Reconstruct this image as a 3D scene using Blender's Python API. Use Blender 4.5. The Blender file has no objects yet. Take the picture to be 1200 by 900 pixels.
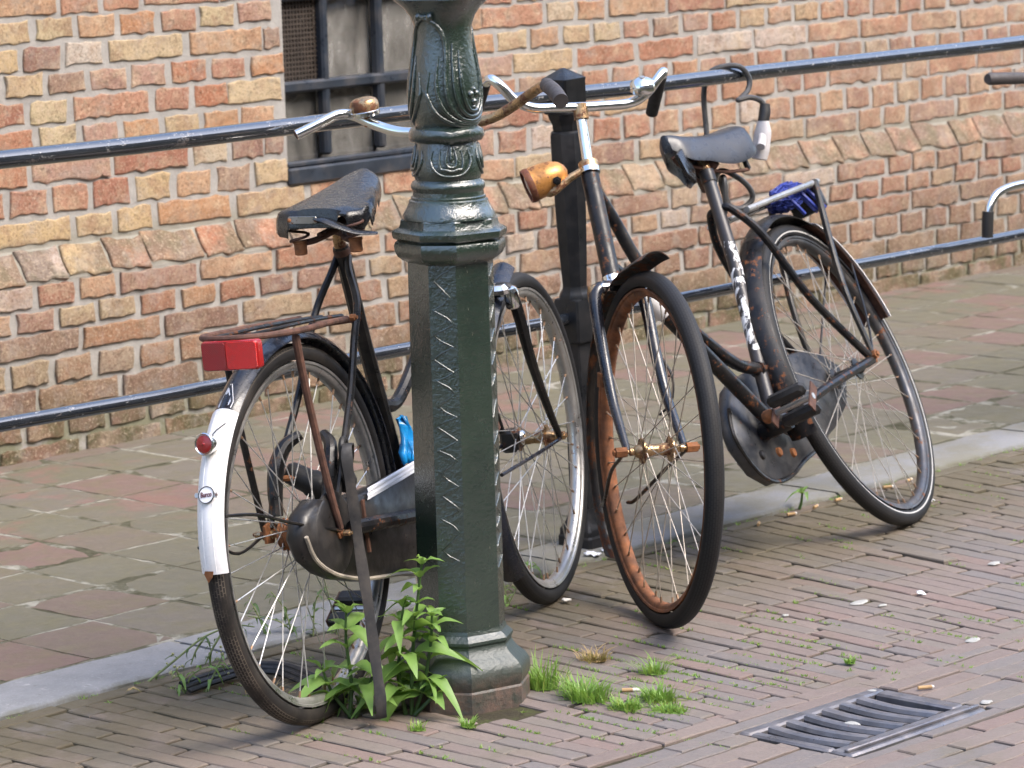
import bpy, math, random
from mathutils import Vector, Matrix, noise as mnoise
random.seed(11)
S = bpy.context.scene
COL = S.collection
PI = math.pi
# ------------------------------------------------------------------ camera
cam_d = bpy.data.cameras.new('camera'); cam = bpy.data.objects.new('camera', cam_d); COL.objects.link(cam)
RC = [[0.676288, 0.137501, -0.72369], [-0.73607, 0.087596, -0.671214], [-0.0289, 0.986621, 0.160451]]
HC = 1.66
cam.matrix_world = Matrix(((RC[0][0], RC[0][1], RC[0][2], 0), (RC[1][0], RC[1][1], RC[1][2], 0),
                           (RC[2][0], RC[2][1], RC[2][2], HC), (0, 0, 0, 1)))
cam_d.sensor_width = 36; cam_d.lens = 120; cam_d.clip_start = .1; cam_d.clip_end = 500
cam_d.dof.use_dof = True; cam_d.dof.focus_distance = 6.35; cam_d.dof.aperture_fstop = 11
S.camera = cam
# ------------------------------------------------------------------ light
SUN_EL, SUN_AZ, SUN_E = 50, -76, 0.72            # azimuth: direction towards the sun, degrees from +X
W = bpy.data.worlds.new('World'); S.world = W; W.use_nodes = True
wn = W.node_tree; bgn = wn.nodes['Background']
sky = wn.nodes.new('ShaderNodeTexSky'); sky.sky_type = 'NISHITA'; sky.sun_disc = False
sky.sun_elevation = math.radians(SUN_EL); sky.sun_rotation = math.radians(90 - SUN_AZ)
sky.air_density = 1.0; sky.dust_density = 3.5; sky.ozone_density = 2.0; sky.altitude = 0
wn.links.new(sky.outputs[0], bgn.inputs[0]); bgn.inputs[1].default_value = .15
sd = bpy.data.lights.new('sun', 'SUN'); sd.energy = SUN_E; sd.angle = math.radians(32); sd.color = (1, .94, .84)
sun = bpy.data.objects.new('sun', sd); COL.objects.link(sun)
_e, _a = math.radians(SUN_EL), math.radians(SUN_AZ)
sun.rotation_euler = Vector((math.cos(_e)*math.cos(_a), math.cos(_e)*math.sin(_a), math.sin(_e))).to_track_quat('Z', 'Y').to_euler()
S.view_settings.view_transform = 'Standard'; S.view_settings.look = 'None'
S.view_settings.exposure = 1.95; S.view_settings.gamma = 1
S.cycles.max_bounces = 6

# ------------------------------------------------------------------ mesh kit
def V(*a): return Vector(a)
def orth(d):
    d = d.normalized(); a = Vector((0, 0, 1)) if abs(d.z) < .9 else Vector((1, 0, 0))
    x = d.cross(a).normalized(); return x, d.cross(x).normalized()
def spline(pts, n=6):
    """Catmull-Rom through pts."""
    P = [Vector(p) for p in pts]
    if len(P) < 3: return P
    P = [2*P[0]-P[1]] + P + [2*P[-1]-P[-2]]
    out = []
    for i in range(1, len(P)-2):
        a, b, c, d = P[i-1], P[i], P[i+1], P[i+2]
        for k in range(n):
            t = k/n
            out.append(.5*((2*b)+(c-a)*t+(2*a-5*b+4*c-d)*t*t+(3*b-a-3*c+d)*t**3))
    out.append(P[-2]); return out
class MB:
    def __init__(s): s.v = []; s.f = []; s.m = []; s.uv = []
    def add(s, vs, fs, mi=0):
        o = len(s.v); s.v += [tuple(v) for v in vs]; s.f += [tuple(i+o for i in f) for f in fs]
        s.m += ([mi]*len(fs) if isinstance(mi, int) else list(mi)); return s
    def rings(s, R, closed=False, cap=True, mi=0, closed_sec=True):
        n = len(R[0]); vs = [p for r in R for p in r]; fs = []; N = len(R)
        for i in range(N if closed else N-1):
            a, b = i*n, ((i+1) % N)*n
            for k in range(n if closed_sec else n-1):
                k2 = (k+1) % n; fs.append((a+k, a+k2, b+k2, b+k))
        ms = [mi]*len(fs) if isinstance(mi, int) else [mi[min(i//(n if closed_sec else n-1), len(mi)-1)] for i in range(len(fs))]
        if cap and not closed and closed_sec:
            fs.append(tuple(range(n-1, -1, -1))); fs.append(tuple((N-1)*n+k for k in range(n)))
            ms += [ms[0], ms[-1]]
        return s.add(vs, fs, ms)
    def tube(s, pts, r, seg=8, cap=True, smooth=0, mi=0, flat=None):
        P = spline(pts, smooth) if smooth else [Vector(p) for p in pts]
        N = len(P); rr = r if isinstance(r, (list, tuple)) else None
        def rad(i):
            if rr is None: return r
            t = i/(N-1)*(len(rr)-1); k = min(int(t), len(rr)-2); return rr[k]+(rr[k+1]-rr[k])*(t-k)
        T = [(P[min(i+1, N-1)]-P[max(i-1, 0)]).normalized() for i in range(N)]
        x, y = orth(T[0]); R = []
        for i in range(N):
            x = (x - T[i]*x.dot(T[i])).normalized(); y = T[i].cross(x); q = rad(i)
            R.append([P[i] + (x*math.cos(2*PI*k/seg) + y*math.sin(2*PI*k/seg)*(flat or 1))*q for k in range(seg)])
        return s.rings(R, cap=cap, mi=mi)
    def lathe(s, prof, M=None, seg=20, a0=0, cap=True, mi=0, rfun=None):
        M = M or Matrix(); R = []
        for r, z in prof:
            R.append([M @ Vector((max(r, 1e-4)*math.cos(a0+2*PI*k/seg), max(r, 1e-4)*math.sin(a0+2*PI*k/seg), z)) for k in range(seg)])
        return s.rings(R, cap=cap, mi=mi)
    def poly(s, M, angs, prof, mi=0):
        R = [[M @ Vector((r*math.cos(a), r*math.sin(a), z)) for a in angs] for r, z in prof]
        return s.rings(R, mi=mi)
    def box(s, M, sx, sy, sz, b=0, mi=0):
        hx, hy, hz = sx/2, sy/2, sz/2
        if b <= 0:
            vs = [M @ Vector((x*hx, y*hy, z*hz)) for z in (-1, 1) for y in (-1, 1) for x in (-1, 1)]
            return s.add(vs, [(0, 2, 3, 1), (4, 5, 7, 6), (0, 1, 5, 4), (2, 6, 7, 3), (0, 4, 6, 2), (1, 3, 7, 5)], mi)
        R = []
        for z, k in ((-hz, b), (-hz+b, 0), (hz-b, 0), (hz, b)):
            x, y = hx-k, hy-k
            R.append([M @ Vector(p) for p in ((x, y-b+k*.3, z), (x-b+k*.3, y, z), (-x+b-k*.3, y, z), (-x, y-b+k*.3, z), (-x, -y+b-k*.3, z), (-x+b-k*.3, -y, z), (x-b+k*.3, -y, z), (x, -y+b-k*.3, z))])
        return s.rings(R, mi=mi)
    def prism(s, M, pts, t, b=.0, mi=0):
        """outline pts (x,y) extruded from z=-t/2 to t/2, edge rounded by b"""
        n = len(pts); cx = sum(p[0] for p in pts)/n; cy = sum(p[1] for p in pts)/n
        def ring(k, z):
            out = []
            for x, y in pts:
                d = math.hypot(x-cx, y-cy) or 1; out.append(M @ Vector((x-(x-cx)/d*k, y-(y-cy)/d*k, z)))
            return out
        return s.rings([ring(b, -t/2), ring(0, -t/2+b), ring(0, t/2-b), ring(b, t/2)] if b else [ring(0, -t/2), ring(0, t/2)], mi=mi)
    def sphere(s, M, r, seg=14, n=8, mi=0, z0=-1, z1=1):
        prof = []
        for i in range(n+1):
            a = math.asin(z0)+(math.asin(z1)-math.asin(z0))*i/n; prof.append((r*math.cos(a), r*math.sin(a)))
        return s.lathe(prof, M, seg, mi=mi)
    def mesh(s, name, mats, smooth=True, ang=35):
        me = bpy.data.meshes.new(name); me.from_pydata(s.v, [], s.f)
        for m in (mats if isinstance(mats, (list, tuple)) else [mats]): me.materials.append(m)
        me.polygons.foreach_set('material_index', s.m)
        if smooth:
            me.polygons.foreach_set('use_smooth', [True]*len(s.f)); me.set_sharp_from_angle(angle=math.radians(ang))
        me.update(); return me
    def build(s, name, mats, parent=None, smooth=True, ang=35, X=None):
        if X is not None: s.v = [tuple(X @ Vector(v)) for v in s.v]
        return link(name, s.mesh(name, mats, smooth, ang), parent)
def link(name, me, parent=None, M=None):
    o = bpy.data.objects.new(name, me); COL.objects.link(o)
    if parent is not None: o.parent = parent
    if M is not None: o.matrix_basis = M
    return o
def thing(name, label, cat, M=None, group=None):
    o = link(name, None, None, M); o.empty_display_size = .1
    return tag(o, label, cat, group)
def tag(o, label, cat, group=None):
    o['label'] = label; o['category'] = cat
    if group: o['group'] = group
    return o
def T(x, y, z): return Matrix.Translation((x, y, z))
def RX(a): return Matrix.Rotation(a, 4, 'X')
def RY(a): return Matrix.Rotation(a, 4, 'Y')
def RZ(a): return Matrix.Rotation(a, 4, 'Z')
def aim(p, d, up=None):
    """matrix at p whose Z looks along d"""
    d = Vector(d).normalized()
    if up is None: x, y = orth(d)
    else: x = Vector(up).cross(d).normalized(); y = d.cross(x)
    return Matrix(((x.x, y.x, d.x, p[0]), (x.y, y.y, d.y, p[1]), (x.z, y.z, d.z, p[2]), (0, 0, 0, 1)))

# ------------------------------------------------------------------ materials
class NT:
    def __init__(s, name):
        s.m = bpy.data.materials.new(name); s.m.use_nodes = True; s.t = s.m.node_tree; s.b = s.t.nodes['Principled BSDF']
        s.pos = s.n('ShaderNodeNewGeometry').outputs['Position']
    def n(s, ty, **kw):
        q = s.t.nodes.new(ty)
        for k, v in kw.items(): setattr(q, k, v)
        return q
    def set(s, inp, v):
        if hasattr(v, 'links') or hasattr(v, 'is_linked'): s.t.links.new(v, inp)
        else: inp.default_value = v
        return s
    def noise(s, scale, detail=4, rough=.6, vec=None, stretch=None, dist=0):
        q = s.n('ShaderNodeTexNoise'); q.inputs['Scale'].default_value = scale; q.inputs['Detail'].default_value = detail
        q.inputs['Roughness'].default_value = rough; q.inputs['Distortion'].default_value = dist
        vec = vec or s.pos
        if stretch:
            mp = s.n('ShaderNodeMapping'); mp.inputs['Scale'].default_value = stretch; s.t.links.new(vec, mp.inputs[0]); vec = mp.outputs[0]
        s.t.links.new(vec, q.inputs['Vector']); return q.outputs['Fac']
    def ramp(s, fac, stops, const=False):
        q = s.n('ShaderNodeValToRGB'); cr = q.color_ramp
        if const: cr.interpolation = 'CONSTANT'
        while len(cr.elements) < len(stops): cr.elements.new(.5)
        for e, (p, c) in zip(cr.elements, stops):
            e.position = p; e.color = (*(c if isinstance(c, (tuple, list)) else (c, c, c)), 1)[:4]
        s.t.links.new(fac, q.inputs[0]); return q.outputs[0]
    def mapr(s, v, a, b, c=0, d=1, smooth=True):
        q = s.n('ShaderNodeMapRange'); q.interpolation_type = 'SMOOTHSTEP' if smooth else 'LINEAR'
        s.t.links.new(v, q.inputs[0])
        for i, x in zip((1, 2, 3, 4), (a, b, c, d)): q.inputs[i].default_value = x
        return q.outputs[0]
    def math(s, op, a, b=0.0):
        q = s.n('ShaderNodeMath', operation=op); s.set(q.inputs[0], a); s.set(q.inputs[1], b); return q.outputs[0]
    def mix(s, f, a, b, mode='MIX'):
        q = s.n('ShaderNodeMix', data_type='RGBA', blend_type=mode)
        s.set(q.inputs[0], f)
        for i, x in ((6, a), (7, b)):
            s.set(q.inputs[i], (*x, 1) if isinstance(x, tuple) and len(x) == 3 else x)
        return q.outputs[2]
    def mixf(s, f, a, b):
        q = s.n('ShaderNodeMix', data_type='FLOAT'); s.set(q.inputs[0], f); s.set(q.inputs[2], a); s.set(q.inputs[3], b); return q.outputs[0]
    def xyz(s, v=None):
        q = s.n('ShaderNodeSeparateXYZ'); s.t.links.new(v or s.pos, q.inputs[0]); return q.outputs
    def bump(s, h, strength=.3, dist=.01):
        q = s.n('ShaderNodeBump'); q.inputs['Strength'].default_value = strength; q.inputs['Distance'].default_value = dist
        s.t.links.new(h, q.inputs['Height'])
        nrm = s.b.inputs['Normal']
        if nrm.is_linked: s.t.links.new(nrm.links[0].from_socket, q.inputs['Normal'])
        s.t.links.new(q.outputs[0], nrm); return s
    def base(s, c, rough=.5, metal=0, coat=0, spec=None):
        s.set(s.b.inputs['Base Color'], (*c, 1) if isinstance(c, tuple) else c); s.set(s.b.inputs['Roughness'], rough)
        s.set(s.b.inputs['Metallic'], metal); s.b.inputs['Coat Weight'].default_value = coat; s.b.inputs['Coat Roughness'].default_value = .08
        if spec is not None: s.b.inputs['Specular IOR Level'].default_value = spec
        return s
    def rand(s):
        a = s.n('ShaderNodeObjectInfo').outputs['Random']; b = s.n('ShaderNodeNewGeometry').outputs['Random Per Island']
        return s.math('FRACT', s.math('ADD', a, b))
RUST = (.17, .062, .022); RUST2 = (.085, .034, .018)
def simple(name, col, rough=.5, metal=0, var=.2, vs=25, rust=0, rs=30, bump=.12, bs=150, coat=0, dirt=0, dirtc=(.16, .13, .10), spec=None):
    """painted / metal / plastic surface: mottled colour, optional rust patches (0..1 = share) and dust"""
    n = NT(name); v = n.noise(vs, 5)
    lo = tuple(x*(1-var) for x in col); hi = tuple(x*(1+var) for x in col)
    c = n.ramp(v, [(.3, lo), (.7, hi)]); r = n.mapr(n.noise(vs*3), .3, .7, max(rough-.1, .03), min(rough+.12, 1)); mt = metal
    if dirt:
        f = n.math('MULTIPLY', n.mapr(n.noise(14, 6, .7), .42, .68), dirt); c = n.mix(f, c, dirtc); r = n.mixf(f, r, .9)
        if metal: mt = n.mixf(f, mt, 0.0)
    if rust:
        e = .74-rust*.5
        f = n.mapr(n.noise(rs, 8, .72), e-.035, e+.035); rc = n.ramp(n.noise(140, 4), [(.3, RUST2), (.7, RUST)])
        c = n.mix(f, c, rc); r = n.mixf(f, r, .88); mt = n.mixf(f, mt, 0.0)
        n.bump(f, .25, .002)
    n.base(c, r, mt, coat, spec)
    if bump: n.bump(n.noise(bs, 3), bump, .002)
    return n.m
M = {}
M['green_paint'] = None
M['black_paint'] = simple('worn_black_paint', (.006, .0062, .0075), .36, 0, .3, 20, rust=.30, rs=45, coat=.08, dirt=.10, spec=.3)
M['rusty_black'] = simple('rust_bitten_black', (.009, .008, .008), .45, 0, .4, 20, rust=.42, rs=24, dirt=.2)
M['black_gloss'] = simple('black_blue_enamel', (.007, .010, .018), .22, 0, .3, 15, rust=.14, rs=60, coat=.22, dirt=.15)
M['black_matt'] = simple('dull_black_enamel', (.006, .0058, .006), .34, 0, .35, 20, rust=.22, rs=35, dirt=.12, coat=.10, spec=.32)
M['chrome'] = simple('pitted_chrome', (.72, .72, .70), .1, 1, .06, 30, rust=.2, rs=70, bump=.04)
M['bar_chrome'] = simple('bright_chrome', (.80, .80, .78), .12, 1, .06, 20, rust=.06, rs=40, bump=.03)
M['rusty_chrome'] = simple('browned_chrome', (.42, .28, .15), .3, .85, .35, 25, rust=.42, rs=30, bump=.08)
M['rust'] = simple('orange_rust', (.20, .075, .025), .85, 0, .5, 40, bump=.4, bs=220)
M['rust_dark'] = simple('brown_rust', (.085, .038, .024), .75, 0, .5, 40, bump=.4, bs=200)
M['rust_rim'] = simple('rust_eaten_rim', (.19, .070, .026), .8, 0, .65, 30, dirt=.7, dirtc=(.10, .05, .03), bump=.35, bs=160)
M['steel'] = simple('dull_steel', (.46, .45, .43), .34, .9, .15, 20, rust=.2, rs=40, dirt=.3)
M['rim_dark'] = simple('dull_dark_steel', (.09, .09, .095), .42, .8, .3, 16, rust=.25, rs=35, dirt=.3, dirtc=(.12, .10, .08))
M['spoke'] = simple('spoke_steel', (.55, .54, .52), .36, .8, .2, 30, bump=0)
M['spoke_rust'] = simple('browned_spoke', (.42, .37, .31), .42, .6, .3, 30, bump=0)
M['nipple'] = simple('rusty_brass', (.24, .15, .09), .6, .4, .3, 40, bump=0)
M['rubber'] = simple('black_rubber', (.012, .0115, .0115), .55, 0, .3, 30, dirt=.1, dirtc=(.07, .06, .05), bump=.1)
M['grip_rubber'] = simple('grey_rubber', (.05, .043, .042), .6, 0, .2, 30, bump=.1)
M['white_paint'] = simple('old_white_paint', (.78, .77, .76), .30, 0, .03, 20, rust=.17, rs=22, dirt=.20, dirtc=(.45, .36, .3))
M['leather'] = simple('cracked_black_leather', (.010, .0098, .0105), .24, 0, .3, 30, dirt=.08, coat=.2, bump=.35, bs=260)
M['saddle_vinyl'] = simple('grey_black_vinyl', (.030, .033, .041), .33, 0, .2, 15, dirt=.08, dirtc=(.12, .11, .1), bump=.15, bs=320)
M['vinyl'] = simple('dusty_black_vinyl', (.014, .0128, .0125), .36, 0, .3, 12, dirt=.32, dirtc=(.055, .045, .036), bump=.25, bs=60)
M['red_lens'] = simple('red_reflector', (.62, .012, .008), .14, 0, .08, 30, coat=.6, bump=.25, bs=500)
def ribbed(name, col):
    n = NT(name); x, y, z = n.xyz(); w = n.math('SINE', n.math('MULTIPLY', z, 1900.0)); w2 = n.math('SINE', n.math('MULTIPLY', n.math('SUBTRACT', x, y), 1300.0))
    d = n.mapr(n.noise(40, 6, .7), .45, .7, 0, .35); c = n.mix(d, col, (.16, .03, .02)); n.base(c, n.mixf(d, .16, .5), 0, .4); n.bump(n.math('MULTIPLY', w, w2), .5, .002); return n.m
M['red_ribbed'] = ribbed('ribbed_red_reflector', (.60, .012, .008)); M['red_ribbed_dark'] = ribbed('ribbed_deep_red_reflector', (.27, .010, .010))
M['red_dark'] = simple('deep_red_reflector', (.30, .010, .010), .18, 0, .1, 30, coat=.5, bump=.25, bs=500)
M['lock_white'] = simple('scuffed_grey_plastic', (.50, .48, .48), .4, 0, .08, 20, dirt=.25)
M['net_blue'] = simple('blue_net_cord', (.014, .03, .22), .6, 0, .35, 60, bump=.3)
M['bag_blue'] = simple('thin_blue_plastic', (.01, .23, .55), .2, 0, .3, 30, bump=.5, bs=45)
M['paper'] = simple('white_paper', (.75, .76, .80), .7, 0, .05, 30, bump=.05)
M['lens_glass'] = simple('dull_lamp_glass', (.35, .31, .30), .08, .3, .1, 30, bump=0)
M['tan_fork'] = simple('amber_rust_lamp', (.50, .225, .06), .36, .4, .5, 24, rust=.34, rs=40, bump=.1)

def green_paint():
    n = NT('dark_green_lamp_paint')
    v = n.noise(9, 6, .65); c = n.ramp(v, [(.3, (.009, .020, .014)), (.65, (.018, .033, .022)), (.85, (.044, .046, .032))])
    z = n.xyz()[2]
    # bare cast iron rusting up from the foot, scuffs
    f = n.math('MULTIPLY', n.mapr(z, .025, .085, 1, 0), n.mapr(n.noise(26, 8, .75), .30, .58)); c = n.mix(f, c, n.ramp(n.noise(60, 5), [(.3, (.045, .032, .024)), (.7, (.13, .075, .05))]))
    g = n.mapr(n.noise(120, 6, .75, stretch=(1, 1, .35)), .66, .72); c = n.mix(g, c, (.16, .14, .10))
    r = n.mapr(n.noise(30, 5), .3, .7, .13, .30); low = n.mapr(z, .16, .12); r = n.mixf(low, r, .5); n.t.links.new(n.mapr(z, .12, .16, .1, .8), n.b.inputs['Coat Weight']); r = n.mixf(f, r, .8); r = n.mixf(g, r, .6)
    n.set(n.b.inputs['Base Color'], c); n.set(n.b.inputs['Roughness'], r); n.b.inputs['Coat Roughness'].default_value = .1; n.b.inputs['IOR'].default_value = 1.75; n.b.inputs['Coat IOR'].default_value = 1.7; n.bump(n.noise(130, 5, .65), .45, .004); n.bump(n.noise(34, 3, .6), .28, .007)
    q = n.t.nodes['Principled BSDF'].inputs['Coat Normal']; n.t.links.new(n.b.inputs['Normal'].links[0].from_socket, q)
    return n.m
M['green_paint'] = green_paint()
def tyre_mat(name, col, dust, cracks=0, stripe=0):
    n = NT(name); uv = n.n('ShaderNodeUVMap').outputs[0]
    bt = n.n('ShaderNodeTexBrick'); n.t.links.new(uv, bt.inputs[0]); bt.offset = .5
    for k, x in (('Scale', 1.0), ('Mortar Size', .0009), ('Mortar Smooth', .3), ('Brick Width', .011), ('Row Height', .0055)): bt.inputs[k].default_value = x
    g = bt.outputs['Fac']; u = n.xyz(uv)[1]
    tread = n.math('MULTIPLY', n.mapr(u, .020, .023), n.mapr(u, .061, .064, 1, 0))
    g = n.math('MULTIPLY', g, tread)
    c = n.ramp(n.noise(18, 5), [(.3, tuple(x*.7 for x in col)), (.7, tuple(x*1.3 for x in col))])
    c = n.mix(n.math('MULTIPLY', n.mapr(n.noise(10, 6, .7), .4, .7), dust), c, (.10, .08, .06))
    if cracks: c = n.mix(n.math('MULTIPLY', n.math('MULTIPLY', g, n.mapr(n.noise(14, 4), .36, .56)), cracks), c, (.22, .18, .14))
    n.base(c, .62, spec=.3); tp = n.math('MULTIPLY', tread, n.math('SUBTRACT', 1.0, g)); c = n.mix(n.math('MULTIPLY', tp, 0.0 if cracks else .55), c, (.030, .029, .029))
    if stripe:
        sw = n.math('ADD', n.math('MULTIPLY', n.mapr(u, .0060, .0066, smooth=False), n.mapr(u, .0092, .0098, 1, 0, False)), n.math('MULTIPLY', n.mapr(u, .0742, .0748, smooth=False), n.mapr(u, .0774, .0780, 1, 0, False)))
        c = n.mix(n.math('MULTIPLY', sw, stripe), c, (.55, .54, .51))
    n.t.links.new(c, n.b.inputs['Base Color']); n.bump(g, -1.0, .006); n.bump(n.noise(200, 3), .12, .002)
    return n.m
M['tyre'] = tyre_mat('tyre_rubber', (.0085, .0083, .0088), .07)
M['tyre_stripe'] = tyre_mat('striped_tyre_rubber', (.0085, .0083, .0088), .07, 0, .8)
M['tyre_old'] = tyre_mat('cracked_tyre_rubber', (.015, .0132, .0122), .22, .5)
def brick_mat():
    n = NT('old_wall_brick'); r = n.rand()
    cols = [(.60, .43, .23), (.54, .27, .14), (.47, .195, .11), (.56, .33, .20), (.45, .225, .15), (.60, .46, .28), (.52, .265, .17), (.31, .175, .135), (.58, .47, .33), (.50, .235, .14), (.44, .26, .195), (.56, .34, .20), (.58, .43, .25), (.54, .29, .15), (.48, .285, .215), (.36, .24, .175), (.57, .45, .27), (.40, .175, .115)]
    c = n.ramp(r, [(i/len(cols), x) for i, x in enumerate(cols)], True)
    x, y, z = n.xyz()
    pink = n.mapr(n.math('ADD', x, n.math('MULTIPLY', z, -2.4)), 4.6, 8.2, 0, .62); c = n.mix(pink, c, n.mix(n.mapr(n.noise(4.3), .42, .58), (.40, .215, .165), (.30, .205, .165))); wh = n.mapr(n.math('FRACT', n.math('MULTIPLY', r, 17.3)), .955, .957, 0, .8, False); c = n.mix(wh, c, (.62, .54, .47))
    c = n.mix(n.mapr(n.noise(21, 6, .75), .40, .62, 0, .62), c, n.mix(n.mapr(n.noise(9), .4, .6), (.62, .47, .31), (.33, .18, .11)))
    c = n.mix(n.mapr(n.noise(95, 5, .75), .58, .70, 0, .55), c, (.20, .12, .085))
    low = n.math('MULTIPLY', n.mapr(z, .10, .62, 1, 0), n.mapr(n.noise(5, 6, .7), .22, .60, .35, 1)); c = n.mix(n.math('MULTIPLY', low, .72), c, n.mix(n.mapr(n.noise(17, 4), .4, .6), (.185, .115, .082), (.155, .115, .075)))
    moss = n.math('MULTIPLY', n.mapr(z, .03, .24, 1, 0), n.mapr(n.noise(9, 6, .7), .40, .58)); c = n.mix(n.math('MULTIPLY', moss, .85), c, (.085, .085, .036))
    ledge = n.math('MULTIPLY', n.math('MULTIPLY', n.mapr(z, .47, .50), n.mapr(z, .57, .60, 1, 0)), n.mapr(n.noise(8, 5), .34, .56)); c = n.mix(n.math('MULTIPLY', ledge, .78), c, n.mix(n.mapr(n.noise(13, 3), .42, .58), (.205, .155, .115), (.17, .155, .10)))
    md = n.noise(36, 7, .8); c = n.mix(n.mapr(md, .47, .36, 0, .75), c, n.mix(.62, c, (.05, .03, .02))); c = n.mix(n.mapr(md, .55, .68, 0, .55), c, n.mix(.5, c, (.85, .66, .46)))
    sp = n.noise(150, 5, .8); c = n.mix(n.mapr(sp, .54, .64, 0, .6), c, (.62, .50, .36)); c = n.mix(n.mapr(sp, .45, .37, 0, .7), c, (.15, .085, .055))
    pit = n.noise(62, 6, .75); c = n.mix(n.mapr(pit, .40, .33, 0, .75), c, (.13, .08, .055))
    c = n.mix(n.mapr(n.noise(75, 6, .8), .56, .66, 0, .5), c, (.70, .56, .40)); c = n.mix(n.math('MULTIPLY', n.mapr(n.noise(11, 7, .78), .50, .64), .34), c, (.42, .37, .32)); n.base(c, .92, spec=.2); n.bump(md, .8, .012); n.bump(pit, .6, .010); n.bump(sp, .9, .007)
    return n.m
M['brick'] = brick_mat()
def mortar_mat():
    n = NT('grey_lime_mortar'); z = n.xyz()[2]
    c = n.ramp(n.noise(18, 6, .7), [(.3, (.26, .245, .225)), (.7, (.37, .35, .32))])
    moss = n.math('MULTIPLY', n.mapr(z, .0, .30, 1, 0), n.mapr(n.noise(7, 6, .7), .38, .56)); c = n.mix(n.math('MULTIPLY', moss, .8), c, (.13, .13, .06))
    led = n.math('MULTIPLY', n.math('MULTIPLY', n.mapr(z, .46, .50), n.mapr(z, .58, .63, 1, 0)), .35); c = n.mix(led, c, (.22, .20, .12))
    n.base(c, .95, spec=.2); n.bump(n.noise(140, 5, .7), .6, .006); return n.m
M['mortar'] = mortar_mat()
def street_mat():
    n = NT('worn_clinker'); r = n.rand()
    cols = [(.176, .139, .121), (.158, .138, .125), (.188, .136, .116), (.168, .143, .121), (.150, .133, .124), (.194, .153, .130), (.170, .132, .114), (.155, .139, .130), (.180, .145, .123)]
    c = n.ramp(r, [(i/len(cols), x) for i, x in enumerate(cols)], True)
    c = n.mix(n.mapr(n.noise(30, 6, .7), .35, .7, 0, .35), c, (.205, .162, .142))
    c = n.mix(n.mapr(n.noise(160, 4, .7), .55, .72, 0, .45), c, (.10, .08, .07)); c = n.mix(n.mapr(n.noise(230, 4, .75), .58, .68, 0, .45), c, (.25, .21, .185))
    x, y, z = n.xyz()
    m = n.math('MULTIPLY', n.mapr(y, 4.25, 4.90), n.mapr(n.noise(6, 6, .7), .24, .52)); c = n.mix(n.math('MULTIPLY', m, .85), c, (.090, .076, .042))
    m2 = n.mapr(n.noise(4.2, 6, .7), .54, .70, 0, .45); c = n.mix(m2, c, (.14, .12, .08))
    n.base(c, n.mapr(n.noise(20), .3, .7, .62, .85), spec=.35); n.bump(n.noise(70, 6, .7), .35, .006); n.bump(n.noise(300, 3), .25, .002)
    return n.m
M['clinker'] = street_mat()
def soil_mat():
    n = NT('mossy_joint_soil'); c = n.ramp(n.noise(9, 6, .75), [(.35, (.035, .029, .022)), (.52, (.055, .048, .030)), (.62, (.065, .080, .026)), (.78, (.11, .10, .07))])
    n.base(c, .95, spec=.1); n.bump(n.noise(120, 5), .6, .006); return n.m
M['soil'] = soil_mat()
def tile_mat():
    n = NT('weathered_paving_tile'); r = n.rand()
    cols = [(.122, .110, .082), (.128, .106, .082), (.114, .106, .074), (.132, .100, .080), (.118, .110, .080), (.145, .098, .082), (.124, .110, .088), (.114, .106, .076)]
    c = n.ramp(r, [(i/len(cols), x) for i, x in enumerate(cols)], True)
    c = n.mix(n.mapr(n.noise(9, 7, .75), .42, .66, 0, .5), c, (.12, .11, .055))
    c = n.mix(n.math('MULTIPLY', n.mapr(n.noise(2.6, 5, .7), .53, .64, 0, .55), n.mapr(n.xyz()[1], 5.9, 6.7)), c, (.20, .095, .085))
    c = n.mix(n.mapr(n.noise(60, 7, .75), .5, .72, 0, .4), c, (.20, .175, .135)); c = n.mix(n.mapr(n.noise(110, 5, .8), .58, .7, 0, .5), c, (.07, .06, .045))
    n.base(c, n.mapr(n.noise(15), .3, .7, .6, .85), spec=.35); n.bump(n.noise(60, 6, .7), .3, .006); return n.m
M['tile'] = tile_mat()
def joint_mat():
    n = NT('pale_tile_joint'); c = n.ramp(n.noise(5.5, 6, .75), [(.38, (.045, .043, .025)), (.49, (.10, .095, .065)), (.57, (.24, .23, .19)), (.75, (.34, .325, .29))])
    n.base(c, .95, spec=.1); n.bump(n.noise(150, 5), .6, .005); return n.m
M['joint'] = joint_mat()
def kerb_mat():
    n = NT('blue_grey_kerb_stone'); c = n.ramp(n.noise(10, 7, .7), [(.3, (.165, .167, .172)), (.6, (.215, .217, .222)), (.8, (.29, .287, .282))])
    c = n.mix(n.mapr(n.noise(60, 6, .75), .58, .68, 0, .6), c, (.13, .125, .11)); c = n.mix(n.mapr(n.noise(190, 4, .75), .56, .68, 0, .5), c, (.36, .36, .36)); c = n.mix(n.mapr(n.noise(26, 7, .75), .62, .66, 0, .5), c, (.40, .40, .39))
    x, y, z = n.xyz(); m = n.math('MULTIPLY', n.mapr(x, 4.7, 5.4), n.mapr(n.noise(5, 7, .72), .36, .60)); c = n.mix(n.math('MULTIPLY', m, .75), c, (.145, .135, .095)); e = n.math('ADD', n.mapr(y, 5.092, 5.066), n.mapr(y, 5.262, 5.284)); c = n.mix(n.math('MULTIPLY', e, n.mapr(n.noise(14, 6, .7), .35, .6, 0, .85)), c, (.10, .095, .055))
    n.base(c, .75, spec=.3); n.bump(n.noise(90, 6, .7), .35, .005); return n.m
M['kerb'] = kerb_mat()
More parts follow.
